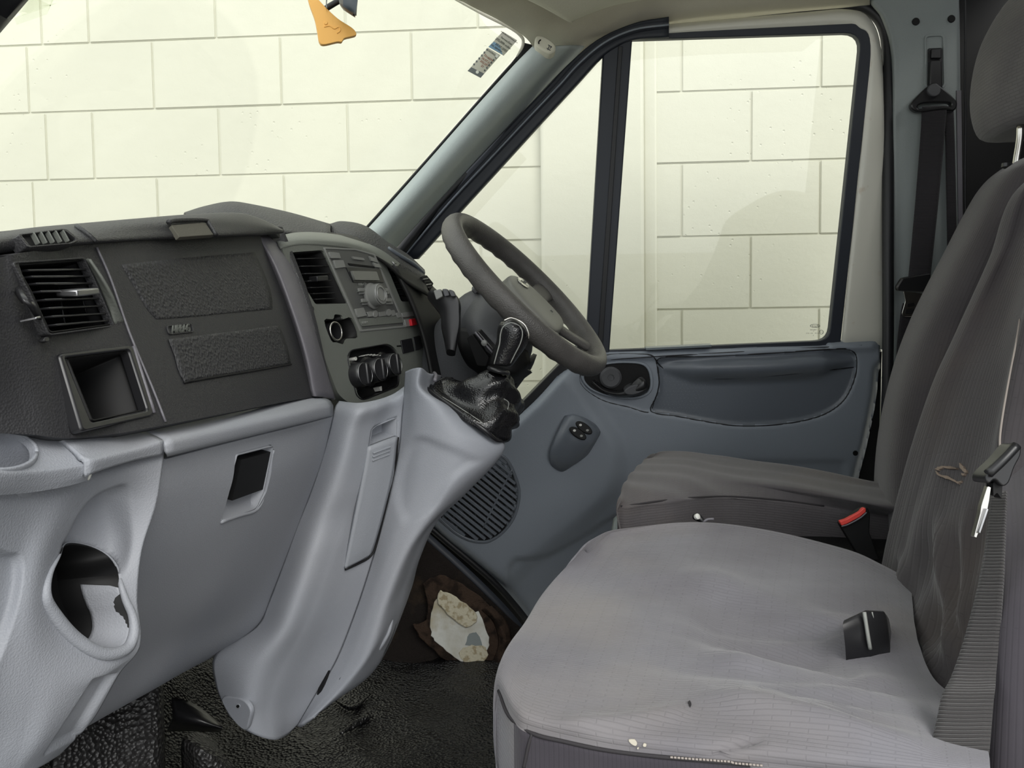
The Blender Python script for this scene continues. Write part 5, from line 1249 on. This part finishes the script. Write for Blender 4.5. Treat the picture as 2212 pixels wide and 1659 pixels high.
for i_, (dz, r) in enumerate(tops):
    top = [Q(x, y, Z0+dz+tl_[i_]*max(0, (k-3)/5)) for k, (x, y) in enumerate(r)]
    q_ = max(0, min(1, (i_-2)/3)); top[0] = top[0]+V((.006*q_, 0, 0))
    f = top[0]; rows.append([f+V((.03, 0, -.20)), f+V((-.010*q_, 0, -.085+.03*q_)), f+V((-.004-.005*q_, 0, -.030+.016*q_))]+top)
n0 = rows[0]; rows = [[p+V((.0, .012, zo(.20, k))) for k, p in enumerate(n0)], [p+V((0, -.004, zo(.06, k))) for k, p in enumerate(n0)], [p+V((0, -.003, zo(.012, k))) for k, p in enumerate(n0)]]+rows
fL = rows[-1]; rows += [[p+V((.01 if k < 3 else 0, .014, zo(.05, k))) for k, p in enumerate(fL)], [p+V((.012 if k < 3 else 0, .012, zo(.20, k))) for k, p in enumerate(fL)]]
CF = [([(1480, 1232), (1610, 1280), (1760, 1330), (1890, 1384)], 22, 0.0100), ([(1500, 1407), (1660, 1454), (1845, 1507), (2017, 1550)], 15, 0.0120), ([(1560, 1480), (1660, 1517), (1892, 1550), (2030, 1575)], 11, 0.0080),
      ([(1480, 1490), (1660, 1543), (1858, 1593), (2010, 1613)], 22, 0.0140), ([(1300, 1260), (1420, 1250), (1560, 1270)], 26, 0.0060), ([(1590, 1440), (1760, 1486), (1930, 1530)], 12, -0.0080), ([(1560, 1365), (1740, 1410), (1860, 1460)], 24, -0.0100),
      ([(1200, 1560), (1330, 1560), (1480, 1540)], 16, 0.0060), ([(1480, 1330), (1640, 1350), (1800, 1400)], 60, -.012), ([(1540, 1640), (1590, 1612), (1640, 1600)], 7, -0.0060)]
def wr(u, v, p):
    d = 0
    a = p.x-.05
    if a > 0:
        s1 = math.sin((p.y-.72)*95+p.x*20-30*p.x*(p.y-.7)+1.5*math.sin(p.y*40)); d += .006*min(1, a/.22)*(s1*abs(s1)**.3)*math.exp(-((p.y-.70)/.15)**2)
    d += .002*math.sin(p.x*22+p.y*8)*math.sin(p.y*25)
    return (d+folds(p, CF))*(1-.85*sst(.78, .93, u))
cus = patch('cushion', rows, m_seat, ps, 9, 9, 0, disp=wr)
cus.data.materials.append(m_seats); _n = 9*(len(rows[0])-1)
for p in cus.data.polygons:
    if p.index//_n < 26 and p.index % _n >= 36: p.material_index = 1
BS = bvh(cus)
seam = [(1078, 1492), (1100, 1546), (1150, 1584), (1220, 1602), (1300, 1619), (1400, 1632), (1500, 1641), (1620, 1652)]
tube('cushion_seam', [hit(BS, x, y, .0004) for x, y in seam], .0016, m_stitchd, cus, 6, 5)
for k in range(26):
    t = k/26; x = 1448+200*t; y = 1634+16*t
    a, b = hit(BS, x, y, .0022), hit(BS, x+6, y+.5, .0022); tube('seam_stitch', [a, b], .0009, m_stitch, cus, 5, 1)
tube('corner_seam', [hit(BS, x, y, .0004) for x, y in [(1150, 1585), (1142, 1610), (1136, 1640), (1132, 1658)]], .0014, m_stitchd, cus, 6, 4)
plc = plon(BS, (1350, 1590), (1400, 1600), (1370, 1615))
for pts in (c2([(1358, 1598), (1370, 1597), (1376, 1606), (1372, 1612), (1363, 1608)], 2), ell(1392, 1610, 4, 4, 8), ell(1378, 1617, 2, 2, 8)):
    prism('dried_paint_spot', jag(pts, .8, 1), plc, .0022, .001, M('dried pale paint', (178, 172, 158), .8), cus, .0003)
prism('cloth_tear', [(1486, 1516), (1490, 1512), (1493, 1518), (1490, 1524)], plon(BS, (1480, 1510), (1500, 1512), (1490, 1525)), .0016, .001, m_stitchd, cus, 0)
# backrest: front face from far bolster to near bolster, rows bottom -> top
BKR = [
    [(1912, 1300, 1.04), (1925, 1310, 1.00), (1955, 1400, .86), (2000, 1480, .74), (2060, 1560, .66), (2130, 1640, .62)],
    [(1904, 1262, 1.06), (1916, 1262, 1.02), (1962, 1320, .90), (2020, 1380, .78), (2090, 1430, .70), (2150, 1480, .655)],
    [(1912, 1200, 1.07), (1926, 1200, 1.03), (1975, 1220, .93), (2040, 1250, .83), (2110, 1270, .76), (2160, 1290, .71)],
    [(1930, 1118, 1.07), (1946, 1112, 1.03), (1992, 1110, .95), (2055, 1115, .87), (2122, 1130, .81), (2166, 1140, .76)],
    [(1966, 980, 1.07), (1984, 970, 1.03), (2030, 960, .98), (2090, 960, .92), (2138, 975, .86), (2160, 985, .82)],
    [(2014, 836, 1.07), (2032, 824, 1.03), (2076, 815, 1.00), (2130, 815, .95), (2166, 835, .90), (2182, 850, .86)],
    [(2058, 738, 1.07), (2078, 722, 1.03), (2120, 708, 1.01), (2166, 708, .97), (2192, 725, .92), (2204, 745, .88)],
    [(2100, 646, 1.07), (2120, 630, 1.03), (2160, 608, 1.02), (2200, 600, .98), (2222, 615, .93), (2232, 640, .89)],
    [(2140, 556, 1.07), (2162, 540, 1.03), (2200, 510, 1.02), (2238, 495, .98), (2262, 505, .93), (2272, 530, .89)],
    [(2200, 410, 1.07), (2224, 390, 1.03), (2262, 356, 1.02), (2300, 340, .98), (2320, 360, .93), (2330, 390, .89)]]
br = net(BKR)
# wrap: far side goes back, near side panel goes back
br = [[r[0]+V((.16, .03, .0)), r[0]+V((.05, .012, 0))]+r+[r[-1]+V((.03, -.010, 0)), r[-1]+V((.10, -.012, 0)), r[-1]+V((.22, .01, 0))] for r in br]
topr = br[-1]; br.append([p+V((.10, 0, .05)) for p in topr]); br.append([p+V((.22, 0, .03)) for p in topr])
BF = [([(1945, 1180), (1958, 1282), (1991, 1375), (2037, 1494)], 10, .007), ([(2026, 1100), (2034, 1190), (2046, 1282), (2057, 1428)], 12, .008), ([(2096, 1090), (2088, 1190), (2083, 1269), (2080, 1350)], 12, .007),
      ([(1922, 1330), (1950, 1400), (1990, 1470)], 8, .004), ([(1995, 1150), (2006, 1260), (2030, 1390)], 16, -.005), ([(2064, 1130), (2066, 1250), (2068, 1380)], 14, -.005)]
def wb(u, v, p):
    k = max(0, 1-(p.z-.38)/.26)
    return folds(p, BF)+.003*k*math.sin((p.y-.62)*62+(p.z-.38)*26*(p.y-.85))*(1 if .66 < p.y < 1.0 else .2)
bk = patch('backrest', br, m_seatb, ps, 9, 9, 0, disp=wb)
BB = bvh(bk)
tube('backrest_seam', [hit(BB, x, y, .0008) for x, y in [(2205, 690), (2196, 745), (2185, 800), (2174, 860), (2164, 920), (2161, 960), (2165, 1010), (2166, 1080)]], .0012, m_stitch, bk, 6, 5)
m_glue = M('dried glue', (128, 114, 102), .85)
pl_ = plon(BB, (2025, 1020), (2075, 1015), (2050, 1042))
for pts in ([(2020, 1012), (2034, 1006), (2066, 1010), (2064, 1013), (2036, 1010), (2026, 1016)], [(2020, 1016), (2030, 1024), (2050, 1030), (2066, 1040), (2078, 1038), (2068, 1044), (2048, 1035), (2026, 1027)], [(2072, 1000), (2080, 1008), (2088, 1018), (2084, 1022), (2074, 1010)], [(2076, 1022), (2084, 1024), (2078, 1028)]):
    prism('glue_mark', jag(c2(pts, 2), 1.2, 2), pl_, .0030, .002, m_glue, bk, 0)
# dark side panel of the seat at the frame edge
sd = patch('side_panel', [[P(2150, 1040, Y=.80), P(2180, 1010, Y=.82), P(2230, 960, Y=.84), P(2300, 900, Y=.86)],
                          [P(2150, 1150, Y=.70), P(2190, 1140, Y=.70), P(2240, 1120, Y=.70), P(2330, 1100, Y=.70)],
                          [P(2140, 1320, Y=.62), P(2180, 1320, Y=.605), P(2240, 1320, Y=.60), P(2350, 1320, Y=.61)],
                          [P(2125, 1500, Y=.59), P(2170, 1500, Y=.575), P(2240, 1500, Y=.57), P(2360, 1500, Y=.58)],
                          [P(2110, 1720, Y=.57), P(2160, 1720, Y=.555), P(2240, 1720, Y=.55), P(2360, 1720, Y=.56)]], m_seats, ps, 6, 5, .03)

# ================================================================ driver's seat
ds = thing('driver_seat', 'grey cloth driver seat with headrest beside the far door', 'seat', (.4, 1.38, 0))
tops = [
    (-.250, [(1338, 1092), (1356, 1092), (1400, 1086), (1470, 1077), (1560, 1072), (1680, 1080), (1780, 1092), (1880, 1108), (1960, 1120)]),
    (-.238, [(1337, 1078), (1356, 1066), (1400, 1056), (1470, 1048), (1560, 1046), (1680, 1060), (1780, 1076), (1880, 1096), (1960, 1110)]),
    (-.232, [(1344, 1052), (1366, 1036), (1410, 1028), (1475, 1025), (1560, 1030), (1680, 1050), (1780, 1066), (1880, 1086), (1960, 1098)]),
    (-.232, [(1360, 1024), (1386, 1008), (1425, 1004), (1485, 1006), (1565, 1014), (1680, 1034), (1780, 1050), (1880, 1068), (1960, 1080)]),
    (-.236, [(1384, 1000), (1408, 987), (1444, 983), (1495, 986), (1568, 996), (1680, 1014), (1780, 1030), (1880, 1050), (1960, 1062)]),
    (-.238, [(1400, 992), (1424, 982), (1456, 979), (1505, 981), (1570, 986), (1680, 1004), (1780, 1020), (1880, 1042), (1960, 1055)])]
rows = []
DROP = [.20, .07, .02]
tl_ = [-.045, -.042, -.038, -.034, -.03, -.03]
for i_, (dz, r) in enumerate(tops):
    top = [Q(x, y, Z0+dz+tl_[i_]*max(0, (k-3)/5)) for k, (x, y) in enumerate(r)]; f = top[0]
    rows.append([f+V((.03, 0, -.20)), f+V((.006, 0, -.07)), f+V((-.003, 0, -.02))]+top)
n0 = rows[0]; rows = [[p+V((.0, .02, zo(.20, k))) for k, p in enumerate(n0)], [p+V((0, .004, zo(.08, k))) for k, p in enumerate(n0)], [p+V((0, -.002, zo(.012, k))) for k, p in enumerate(n0)]]+rows
fL = rows[-1]; rows += [[p+V((.01 if k < 3 else 0, .02, zo(.06, k))) for k, p in enumerate(fL)], [p+V((.01 if k < 3 else 0, .02, zo(.20, k))) for k, p in enumerate(fL)]]
dcu = patch('cushion', rows, m_seatd, ds, 6, 6, 0, disp=lambda u, v, p: .003*math.sin(p.x*30+p.y*26)*math.sin(p.y*33))
BDc = bvh(dcu)
tube('cushion_seam', [hit(BDc, x, y, .0004) for x, y in [(1342, 1094), (1380, 1089), (1430, 1082), (1500, 1075), (1580, 1073), (1680, 1080), (1780, 1093)]], .0016, m_stitchd, dcu, 6, 5)
for pts in ([(1538, 990), (1556, 984), (1575, 992)], [(1690, 1012), (1722, 1006), (1740, 1020)]):
    pass
BKD = [
    [(1893, 1205, 1.22), (1897, 1205, 1.20), (1930, 1205, 1.16), (1980, 1205, 1.14)],
    [(1886, 1160, 1.30), (1889, 1160, 1.24), (1922, 1160, 1.18), (1975, 1160, 1.15)],
    [(1880, 1090, 1.34), (1884, 1090, 1.25), (1918, 1085, 1.19), (1975, 1080, 1.15)],
    [(1881, 1000, 1.36), (1886, 1000, 1.26), (1918, 990, 1.20), (1985, 985, 1.16)],
    [(1894, 900, 1.37), (1900, 895, 1.26), (1938, 870, 1.21), (2015, 850, 1.16)],
    [(1920, 790, 1.38), (1928, 785, 1.26), (1968, 755, 1.22), (2050, 720, 1.17)],
    [(1954, 695, 1.38), (1964, 690, 1.27), (2008, 660, 1.23), (2090, 620, 1.17)],
    [(1992, 615, 1.38), (2002, 610, 1.27), (2046, 580, 1.24), (2126, 540, 1.18)],
    [(2024, 555, 1.38), (2034, 550, 1.28), (2080, 515, 1.25), (2158, 470, 1.19)],
    [(2064, 476, 1.38), (2076, 470, 1.29), (2118, 440, 1.26), (2186, 410, 1.20)],
    [(2100, 416, 1.38), (2112, 408, 1.30), (2150, 390, 1.27), (2206, 370, 1.21)],
    [(2135, 378, 1.37), (2148, 374, 1.31), (2180, 362, 1.28), (2225, 350, 1.22)]]
br = net([[(x+(14 if k == 0 else 6 if k == 1 else 0), y, (1.55, 1.47, 1.25, 1.17)[k]-(1.25-Y_ if i < 2 and k == 0 else 0)*0) for k, (x, y, Y_) in enumerate(r)] for i, r in enumerate(BKD)])
br = [[r[0]+V((.14, -.01, 0)), r[0]+V((.04, .012, 0))]+r+[r[-1]+V((.06, -.008, 0)), r[-1]+V((.14, .0, 0))] for r in br]
topr = br[-1]; br.append([p+V((.04, 0, .02)) for p in topr]); br.append([p+V((.08, 0, .0)) for p in topr])
dbk = patch('backrest', br, m_seatb, ds, 6, 6, 0)
hr = []
for k, (l, y, d) in enumerate([(2172, 284, .05), (2150, 268, .075), (2140, 215, .085), (2142, 150, .088), (2154, 80, .086), (2174, 25, .08), (2200, -20, .065), (2235, -50, .03)]):
    a = P(l, y, Y=1.40); hr.append([a+V((.055-.055*math.cos(t)*1.0, d*1.55*math.sin(t), 0)) for t in [2*math.pi*q/14 for q in range(14)]])
hdr = loft('headrest', hr, m_headrest, ds, 4, 3)
uvl = hdr.data.uv_layers.new(name='UVMap')
for lp in hdr.data.loops:
    p = hdr.data.vertices[lp.vertex_index].co; uvl.data[lp.index].uv = (p.y+p.x, p.z)
for py_ in (1.36, 1.48):
    tube('headrest_post', [P(2204, 270, Y=py_), P(2203, 300, Y=py_), P(2196, 345, Y=py_), P(2190, 385, Y=py_)], .006, m_chrome, ds, 12, 3)
loft('post_guide', [[P(2176+14*math.cos(t), 362+3*math.sin(t), Y=1.31+.012*math.sin(t)) for t in [2*math.pi*q/10 for q in range(10)]], [P(2176+13*math.cos(t), 354+3*math.sin(t), Y=1.31+.012*math.sin(t)) for t in [2*math.pi*q/10 for q in range(10)]]], m_blackp, ds, 2, 2)
patch('seat_base', [[P(1325, 1120, Y=1.24), P(1340, 1108, Y=1.22), P(1360, 1105, Y=1.21)], [P(1318, 1160, Y=1.24), P(1330, 1150, Y=1.22), P(1355, 1150, Y=1.21)]], m_pillar, ds, 3, 3, .02)
box('seat_box', V((.42, 1.38, .19)), V((1, 0, 0)), V((0, 1, 0)), (.46, .42, .36), m_dark, ds, .01)
box('seat_box', V((.24, .86, .13)), V((1, 0, 0)), V((0, 1, 0)), (.36, .46, .24), m_dark, ps, .01)

# ================================================================ belts and buckles
b1 = thing('seat_belt', 'driver seat belt hanging from the pillar with steel tongue', 'seat belt', PP(2020, 200, pl_b))
def rib(name, L_, R_, mat, par, th=.0016, nv=4): return patch(name, [[p for p in L_], [p.lerp(q_, .5)+V((0, -.001, 0)) for p, q_ in zip(L_, R_)], [p for p in R_]], mat, par, 3, nv, th)
sl = prism('belt_slider', rp([(2010, 130), (2034, 129), (2036, 200), (2008, 200)], 4), pl_b, .022, .012, m_blackp, b1, .002)
prism('slider_button', rp([(2012, 105), (2034, 104), (2034, 126), (2012, 126)], 3), pl_b, .018, .008, m_blackp, b1, .002)
dr_o = c2([(2000, 190), (2018, 178), (2032, 186), (2058, 208), (2068, 222), (2062, 238), (2040, 236), (1992, 242), (1974, 238), (1968, 228), (1974, 216)], 5)
dr_i = c2([(2000, 222), (2016, 221), (2032, 221), (2050, 222), (2055, 226), (2052, 230), (2040, 230), (1995, 234), (1984, 233), (1984, 228), (1990, 224)], 5)
ring('belt_guide', dr_o, dr_i, pl_b, .034, -.018, m_blackp, b1, .003)
prism('guide_bolt', ell(2019, 194, 14, 14, 20), pl_b, .042, -.02, m_shroud, b1, .002)
rib('webbing', [PP(1992, 230, pl_b, .03), PP(1988, 300, pl_b, .034), PP(1976, 450, pl_b, .04), PP(1962, 600, pl_b, .05), PP(1958, 625, pl_b, .052)], [PP(2046, 228, pl_b, .03), PP(2040, 300, pl_b, .036), PP(2026, 450, pl_b, .045), PP(2010, 600, pl_b, .055), PP(2008, 625, pl_b, .056)], m_beltd, b1)
rib('webbing', [PP(2040, 230, pl_b, .026), PP(2043, 350, pl_b, .022), PP(2046, 560, pl_b, .02), PP(2040, 700, pl_b, .02)], [PP(2060, 230, pl_b, .026), PP(2064, 350, pl_b, .022), PP(2068, 560, pl_b, .02), PP(2066, 700, pl_b, .02)], m_beltd, b1)
rib('webbing', [PP(1950, 655, pl_b, .052), PP(1945, 680, pl_b, .05), PP(1938, 740, pl_b, .045), PP(1934, 820, pl_b, .04)], [PP(1990, 655, pl_b, .056), PP(1985, 680, pl_b, .05), PP(1980, 740, pl_b, .045), PP(1976, 820, pl_b, .04)], m_beltd, b1)
pl_tg = (PP(1970, 620, pl_b, .062), pl_b[1])
tg = prism('tongue_grip', rp([(1950, 600), (2010, 590), (2016, 628), (1990, 632), (1940, 628), (1937, 620)], 4), pl_tg, .006, .010, m_blackp, b1, .003)
tp = prism('tongue_plate', rp([(1951, 629), (1994, 634), (1990, 660), (1975, 684), (1952, 684), (1948, 678), (1956, 650)], 4), pl_tg, .0005, .0015, m_chrome, tg, .0005)
prism('tongue_slot', rp([(1961, 656), (1974, 654), (1976, 661), (1960, 663)], 2), pl_tg, .0012, .0003, m_dark, tg, 0)
prism('tongue_slot', rp([(1957, 668), (1976, 667), (1974, 677), (1955, 678)], 2), pl_tg, .0012, .0003, m_dark, tg, 0)

b2 = thing('seat_belt', 'passenger seat belt webbing crossing the near seat with black tongue', 'seat belt', P(2080, 1640, Y=.56))
rib('webbing', [P(2140, 1060, Y=.70), P(2128, 1180, Y=.66), P(2108, 1280, Y=.635), P(2082, 1380, Y=.61), P(2055, 1460, Y=.59), P(2035, 1500, Y=.575), P(2022, 1560, Y=.56), P(2008, 1620, Y=.545), P(1990, 1700, Y=.53)],
    [P(2172, 1060, Y=.68), P(2168, 1180, Y=.64), P(2164, 1280, Y=.615), P(2158, 1380, Y=.595), P(2152, 1460, Y=.58), P(2148, 1500, Y=.565), P(2143, 1560, Y=.55), P(2138, 1620, Y=.535), P(2130, 1700, Y=.52)], m_belt, b2, .0018, 6)
pl_2 = plane3(P(2130, 1000, Y=.66), P(2200, 1000, Y=.66), P(2150, 1100, Y=.655))
tg2 = prism('tongue_grip', c2([(2130, 1038), (2134, 1022), (2165, 992), (2185, 968), (2198, 958), (2206, 966), (2205, 984), (2192, 1010), (2180, 1042), (2166, 1050), (2150, 1036), (2138, 1044)], 4), pl_2, .010, .012, m_blackp, b2, .005, 3)
tube('grip_edge', [PP(2134, 1024, pl_2, .011), PP(2166, 994, pl_2, .012), PP(2196, 962, pl_2, .011)], .004, m_blackp, tg2, 8, 4)
prism('tongue_plate', [(2134, 1050), (2142, 1052), (2138, 1082), (2134, 1102), (2110, 1163), (2104, 1160), (2118, 1108), (2120, 1094)], pl_2, .004, .002, m_chrome, tg2, .0006)
prism('tongue_latch', [(2132, 1098), (2137, 1100), (2118, 1154), (2114, 1150)], pl_2, .007, .003, m_alu, tg2, .0006)
prism('grip_loop', rp([(2145, 1042), (2166, 1040), (2164, 1078), (2154, 1064), (2146, 1072)], 3), pl_2, .004, .006, m_dark, tg2, .001)

pl_r = plane3(P(1820, 1120, Y=1.17), P(1880, 1120, Y=1.165), P(1850, 1160, Y=1.165))
k1 = thing('belt_buckle', 'seat belt buckle with red release button beside the driver seat', 'belt buckle', P(1850, 1140, Y=1.18))
prism('buckle_body', rp([(1812, 1130), (1858, 1100), (1874, 1096), (1880, 1110), (1878, 1150), (1900, 1210), (1860, 1210)], 4), pl_r, -.004, .02, m_dark, k1, .003)
prism('release_button', rp([(1814, 1126), (1828, 1122), (1856, 1106), (1866, 1097), (1871, 1098), (1871, 1106), (1858, 1117), (1830, 1132), (1818, 1136)], 3), pl_r, .004, .008, m_red, k1, .0015)
tube('button_edge', [PP(1818, 1137, pl_r, .004), PP(1832, 1133, pl_r, .004), PP(1858, 1119, pl_r, .004), PP(1872, 1107, pl_r, .004)], .0012, m_lilac, k1, 6, 3)
k2 = thing('belt_buckle', 'black buckle stub pushed into the gap behind the near seat cushion', 'belt buckle', P(1870, 1400, Y=.82))
loft('buckle_body', [[P(1823, 1340, Y=0.735), P(1870, 1318, Y=0.745), P(1908, 1320, Y=0.755), P(1916, 1330, Y=0.785), P(1880, 1330, Y=0.815), P(1840, 1338, Y=0.795)],
                     [P(1821, 1352, Y=0.725), P(1870, 1328, Y=0.735), P(1912, 1330, Y=0.745), P(1922, 1345, Y=0.785), P(1880, 1350, Y=0.815), P(1838, 1352, Y=0.795)],
                     [P(1826, 1400, Y=0.725), P(1878, 1400, Y=0.725), P(1922, 1400, Y=0.735), P(1928, 1400, Y=0.785), P(1885, 1400, Y=0.815), P(1840, 1400, Y=0.795)],
                     [P(1830, 1470, Y=0.735), P(1886, 1480, Y=0.735), P(1926, 1480, Y=0.745), P(1930, 1470, Y=0.785), P(1890, 1470, Y=0.815), P(1842, 1470, Y=0.795)]], m_blackp, k2, 3, 1)
tube('buckle_edge', [P(1867, 1322, Y=0.730), P(1873, 1360, Y=0.725), P(1877, 1385, Y=.722), P(1880, 1402, Y=.722)], .0018, m_markg, k2, 6, 3)
tube('buckle_edge', [P(1884, 1322, Y=0.740), P(1892, 1370, Y=0.733), P(1896, 1402, Y=0.731)], .0007, m_markg, k2, 6, 3)
sl_ = thing('seat_adjuster', 'small black seat lever with white tip between the seats', 'seat lever', P(1515, 1125, Y=1.12))
tube('lever_arm', [P(1500, 1116, Y=1.13), P(1508, 1118, Y=1.125), P(1518, 1126, Y=1.12), P(1530, 1138, Y=1.11)], [.005, .006, .004, .003], m_blackp, sl_, 8, 3)
lathe('lever_tip', [(.001, 0), (.0045, 0), (.0045, .004), (.001, .006)], P(1504, 1117, Y=1.12), V((.6, -1, .6)), m_markw, sl_, 12)
tube('lever_wire', [P(1520, 1128, Y=1.115), P(1528, 1122, Y=1.115), P(1542, 1121, Y=1.115)], .002, m_lilac, sl_, 6, 3)

# ================================================================ mirror, air freshener, stickers, visor, clip
mr = thing('rear_view_mirror', 'dark rear view mirror edge at the top of the windscreen', 'mirror', P(745, -20, Y=.95))
loft('housing', [[P(x, y, Y=.95+d) for x, y, d in s] for s in ([(700, -60, .0), (760, -70, -.01), (775, -66, .0), (770, -50, .10), (740, -50, .12)], [(728, -10, 0), (768, -10, -.01), (772, 0, 0), (770, 5, .10), (745, 0, .12)], [(734, 10, 0), (765, 22, -.01), (768, 26, 0), (766, 24, .09), (750, 16, .10)], [(742, 22, .01), (764, 36, 0), (767, 38, .005), (765, 36, .07), (752, 28, .08)])], m_mirror, mr, 4, 3)
patch('mirror_glass', [[P(770, -60, Y=.945), P(775, -60, Y=.96)], [P(768, 0, Y=.945), P(772, 0, Y=.96)], [P(766, 34, Y=.945), P(770, 34, Y=.96)]], m_dark, mr, 3, 2, .002)
tube('mirror_arm', [P(770, -10, Y=1.0), P(740, -2, Y=1.0), P(718, 10, Y=1.0), P(702, 20, Y=1.0)], .004, m_blackp, mr, 8, 3)
af = thing('air_freshener', 'amber wedge shaped hanging tag on a string below the mirror', 'air freshener', P(715, 60, Y=.98))
pl_af = plane3(P(700, 40, Y=.97), P(770, 60, Y=.985), P(700, 95, Y=.97))
prism('tag', c2([(664, -20), (676, -14), (702, 14), (730, 40), (758, 58), (768, 68), (768, 76), (745, 82), (738, 90), (728, 90), (700, 96), (690, 90), (686, 70), (680, 40), (668, 6)], 4), pl_af, .003, .004, m_tag, af, .002, 3)
tube('tag_string', [P(706, 18, Y=.965), P(705, 5, Y=.965), P(708, -20, Y=.97)], .0009, m_markg, af, 6, 3)
tube('tag_relief', [PP(x, y, pl_af, .0032) for x, y in [(700, 58), (712, 56), (722, 62), (732, 58), (735, 66), (728, 72)]], .0008, m_tag, af, 6, 4)
prism('tag_eyelet', ell(704, 49, 4, 4, 14), pl_af, .004, .001, m_tag, af, .0005)

pl_st = plane3(P(1010, 155, Y=1.585), P(1040, 165, Y=1.585), P(1090, 70, Y=1.595))
def stx(nm, s, x, y, par, size, mt): 
    u = PP(1128, 98, pl_st)-PP(1086, 68, pl_st); v = PP(1086, 68, pl_st)-PP(1012, 152, pl_st)
    text(nm, s, PP(x, y, pl_st, .0012), u, v, size, mt, par, .0002)
s1 = thing('windscreen_sticker', 'upper grey and blue service reminder sticker on the windscreen', 'sticker', PP(1090, 95, pl_st), 'windscreen stickers')
prism('paper', [(1086, 68), (1117, 87), (1088, 120), (1055, 101)], pl_st, .0004, .0004, m_stk, s1, 0)
prism('blue_corner', [(1067, 90), (1079, 97), (1086, 118), (1055, 101)], pl_st, .0007, 0, m_stkb, s1, 0)
stx('sticker_print', 'www.ServiceTracker.com', 1100, 80, s1, .0042, m_etch); stx('sticker_print', 'Service Due', 1094, 88, s1, .0058, m_etch)
stx('sticker_print', '205,000 miles', 1087, 94, s1, .0072, m_etch); stx('sticker_print', '25.07.2027', 1083, 103, s1, .0068, m_etch); stx('sticker_print', 'OIL SERVICE', 1072, 104, s1, .005, m_stk2)
s2 = thing('windscreen_sticker', 'lower grey sticker with dotted border and red print on the windscreen', 'sticker', PP(1045, 135, pl_st), 'windscreen stickers')
prism('paper', [(1054, 103), (1081, 119), (1038, 168), (1010, 153)], pl_st, .0004, .0004, m_stk, s2, 0)
prism('footer', [(1018, 145), (1046, 159), (1038, 168), (1010, 153)], pl_st, .0007, 0, m_stk2, s2, 0)
for k in range(6):
    for a, b in (((1052, 107), (1024, 139)), ((1071, 124), (1047, 152))):
        x = a[0]+(b[0]-a[0])*k/5; y = a[1]+(b[1]-a[1])*k/5; prism('border_dot', ell(x, y, 2, 2.4, 10), pl_st, .0008, 0, m_stk2, s2, 0)
prism('punched_spot', ell(1073, 121, 3.4, 3.8, 14), pl_st, .0009, 0, m_markw, s2, 0); prism('punched_spot', ell(1031, 155.5, 3.4, 3.6, 14), pl_st, .0009, 0, m_markw, s2, 0)
stx('sticker_print', 'CASTROL', 1062, 114, s2, .005, m_etch)
for t, (x, y) in zip(('7316074', '26.07.21', '202,071', '21'), ((1055, 125), (1050, 131), (1046, 137), (1042, 143))): stx('sticker_print', t, x, y, s2, .0066, m_stkr)
vz = patch('sun_visor', [
    [P(1000, -30, Y=1.30), P(1090, -20, Y=1.36), P(1160, 10, Y=1.42), P(1222, 44, Y=1.50), P(1236, 50, Y=1.53)],
    [P(1010, -40, Y=1.28), P(1100, -30, Y=1.34), P(1180, 2, Y=1.40), P(1236, 36, Y=1.48), P(1246, 42, Y=1.52)],
    [P(1060, -90, Y=1.26), P(1160, -60, Y=1.34), P(1260, -20, Y=1.40), P(1310, 8, Y=1.46), P(1320, 14, Y=1.50)],
    [P(1160, -140, Y=1.26), P(1260, -100, Y=1.34), P(1360, -40, Y=1.40), P(1400, -10, Y=1.46), P(1410, -4, Y=1.5)]], m_visor, None, 6, 6, .016)
tag(vz, 'grey beige folded sun visor under the headliner', 'sun visor')
pc_ = thing('pillar_clip', 'small pale plastic clip with slots at top of windscreen pillar', 'clip', P(1178, 96, Y=1.58))
pl_pc = plane3(P(1160, 80, Y=1.575), P(1200, 100, Y=1.575), P(1170, 115, Y=1.57))
prism('clip_body', c2([(1156, 82), (1162, 76), (1176, 78), (1192, 88), (1200, 98), (1199, 108), (1190, 114), (1180, 112), (1164, 102), (1156, 92)], 4), pl_pc, .012, .014, m_visor, pc_, .004, 3)
tube('clip_slot', [PP(x, y, pl_pc, .0122) for x, y in [(1168, 86), (1164, 90), (1164, 95)]], .0014, m_dark, pc_, 6, 3)
for a, b in (((1184, 97), (1192, 102)), ((1181, 104), (1189, 109)), ((1187, 98), (1183, 108)), ((1191, 100), (1188, 105))):
    tube('clip_slot', [PP(*a, pl_pc, .0122), PP(*b, pl_pc, .0122)], .0009, m_shroud, pc_, 6, 1)
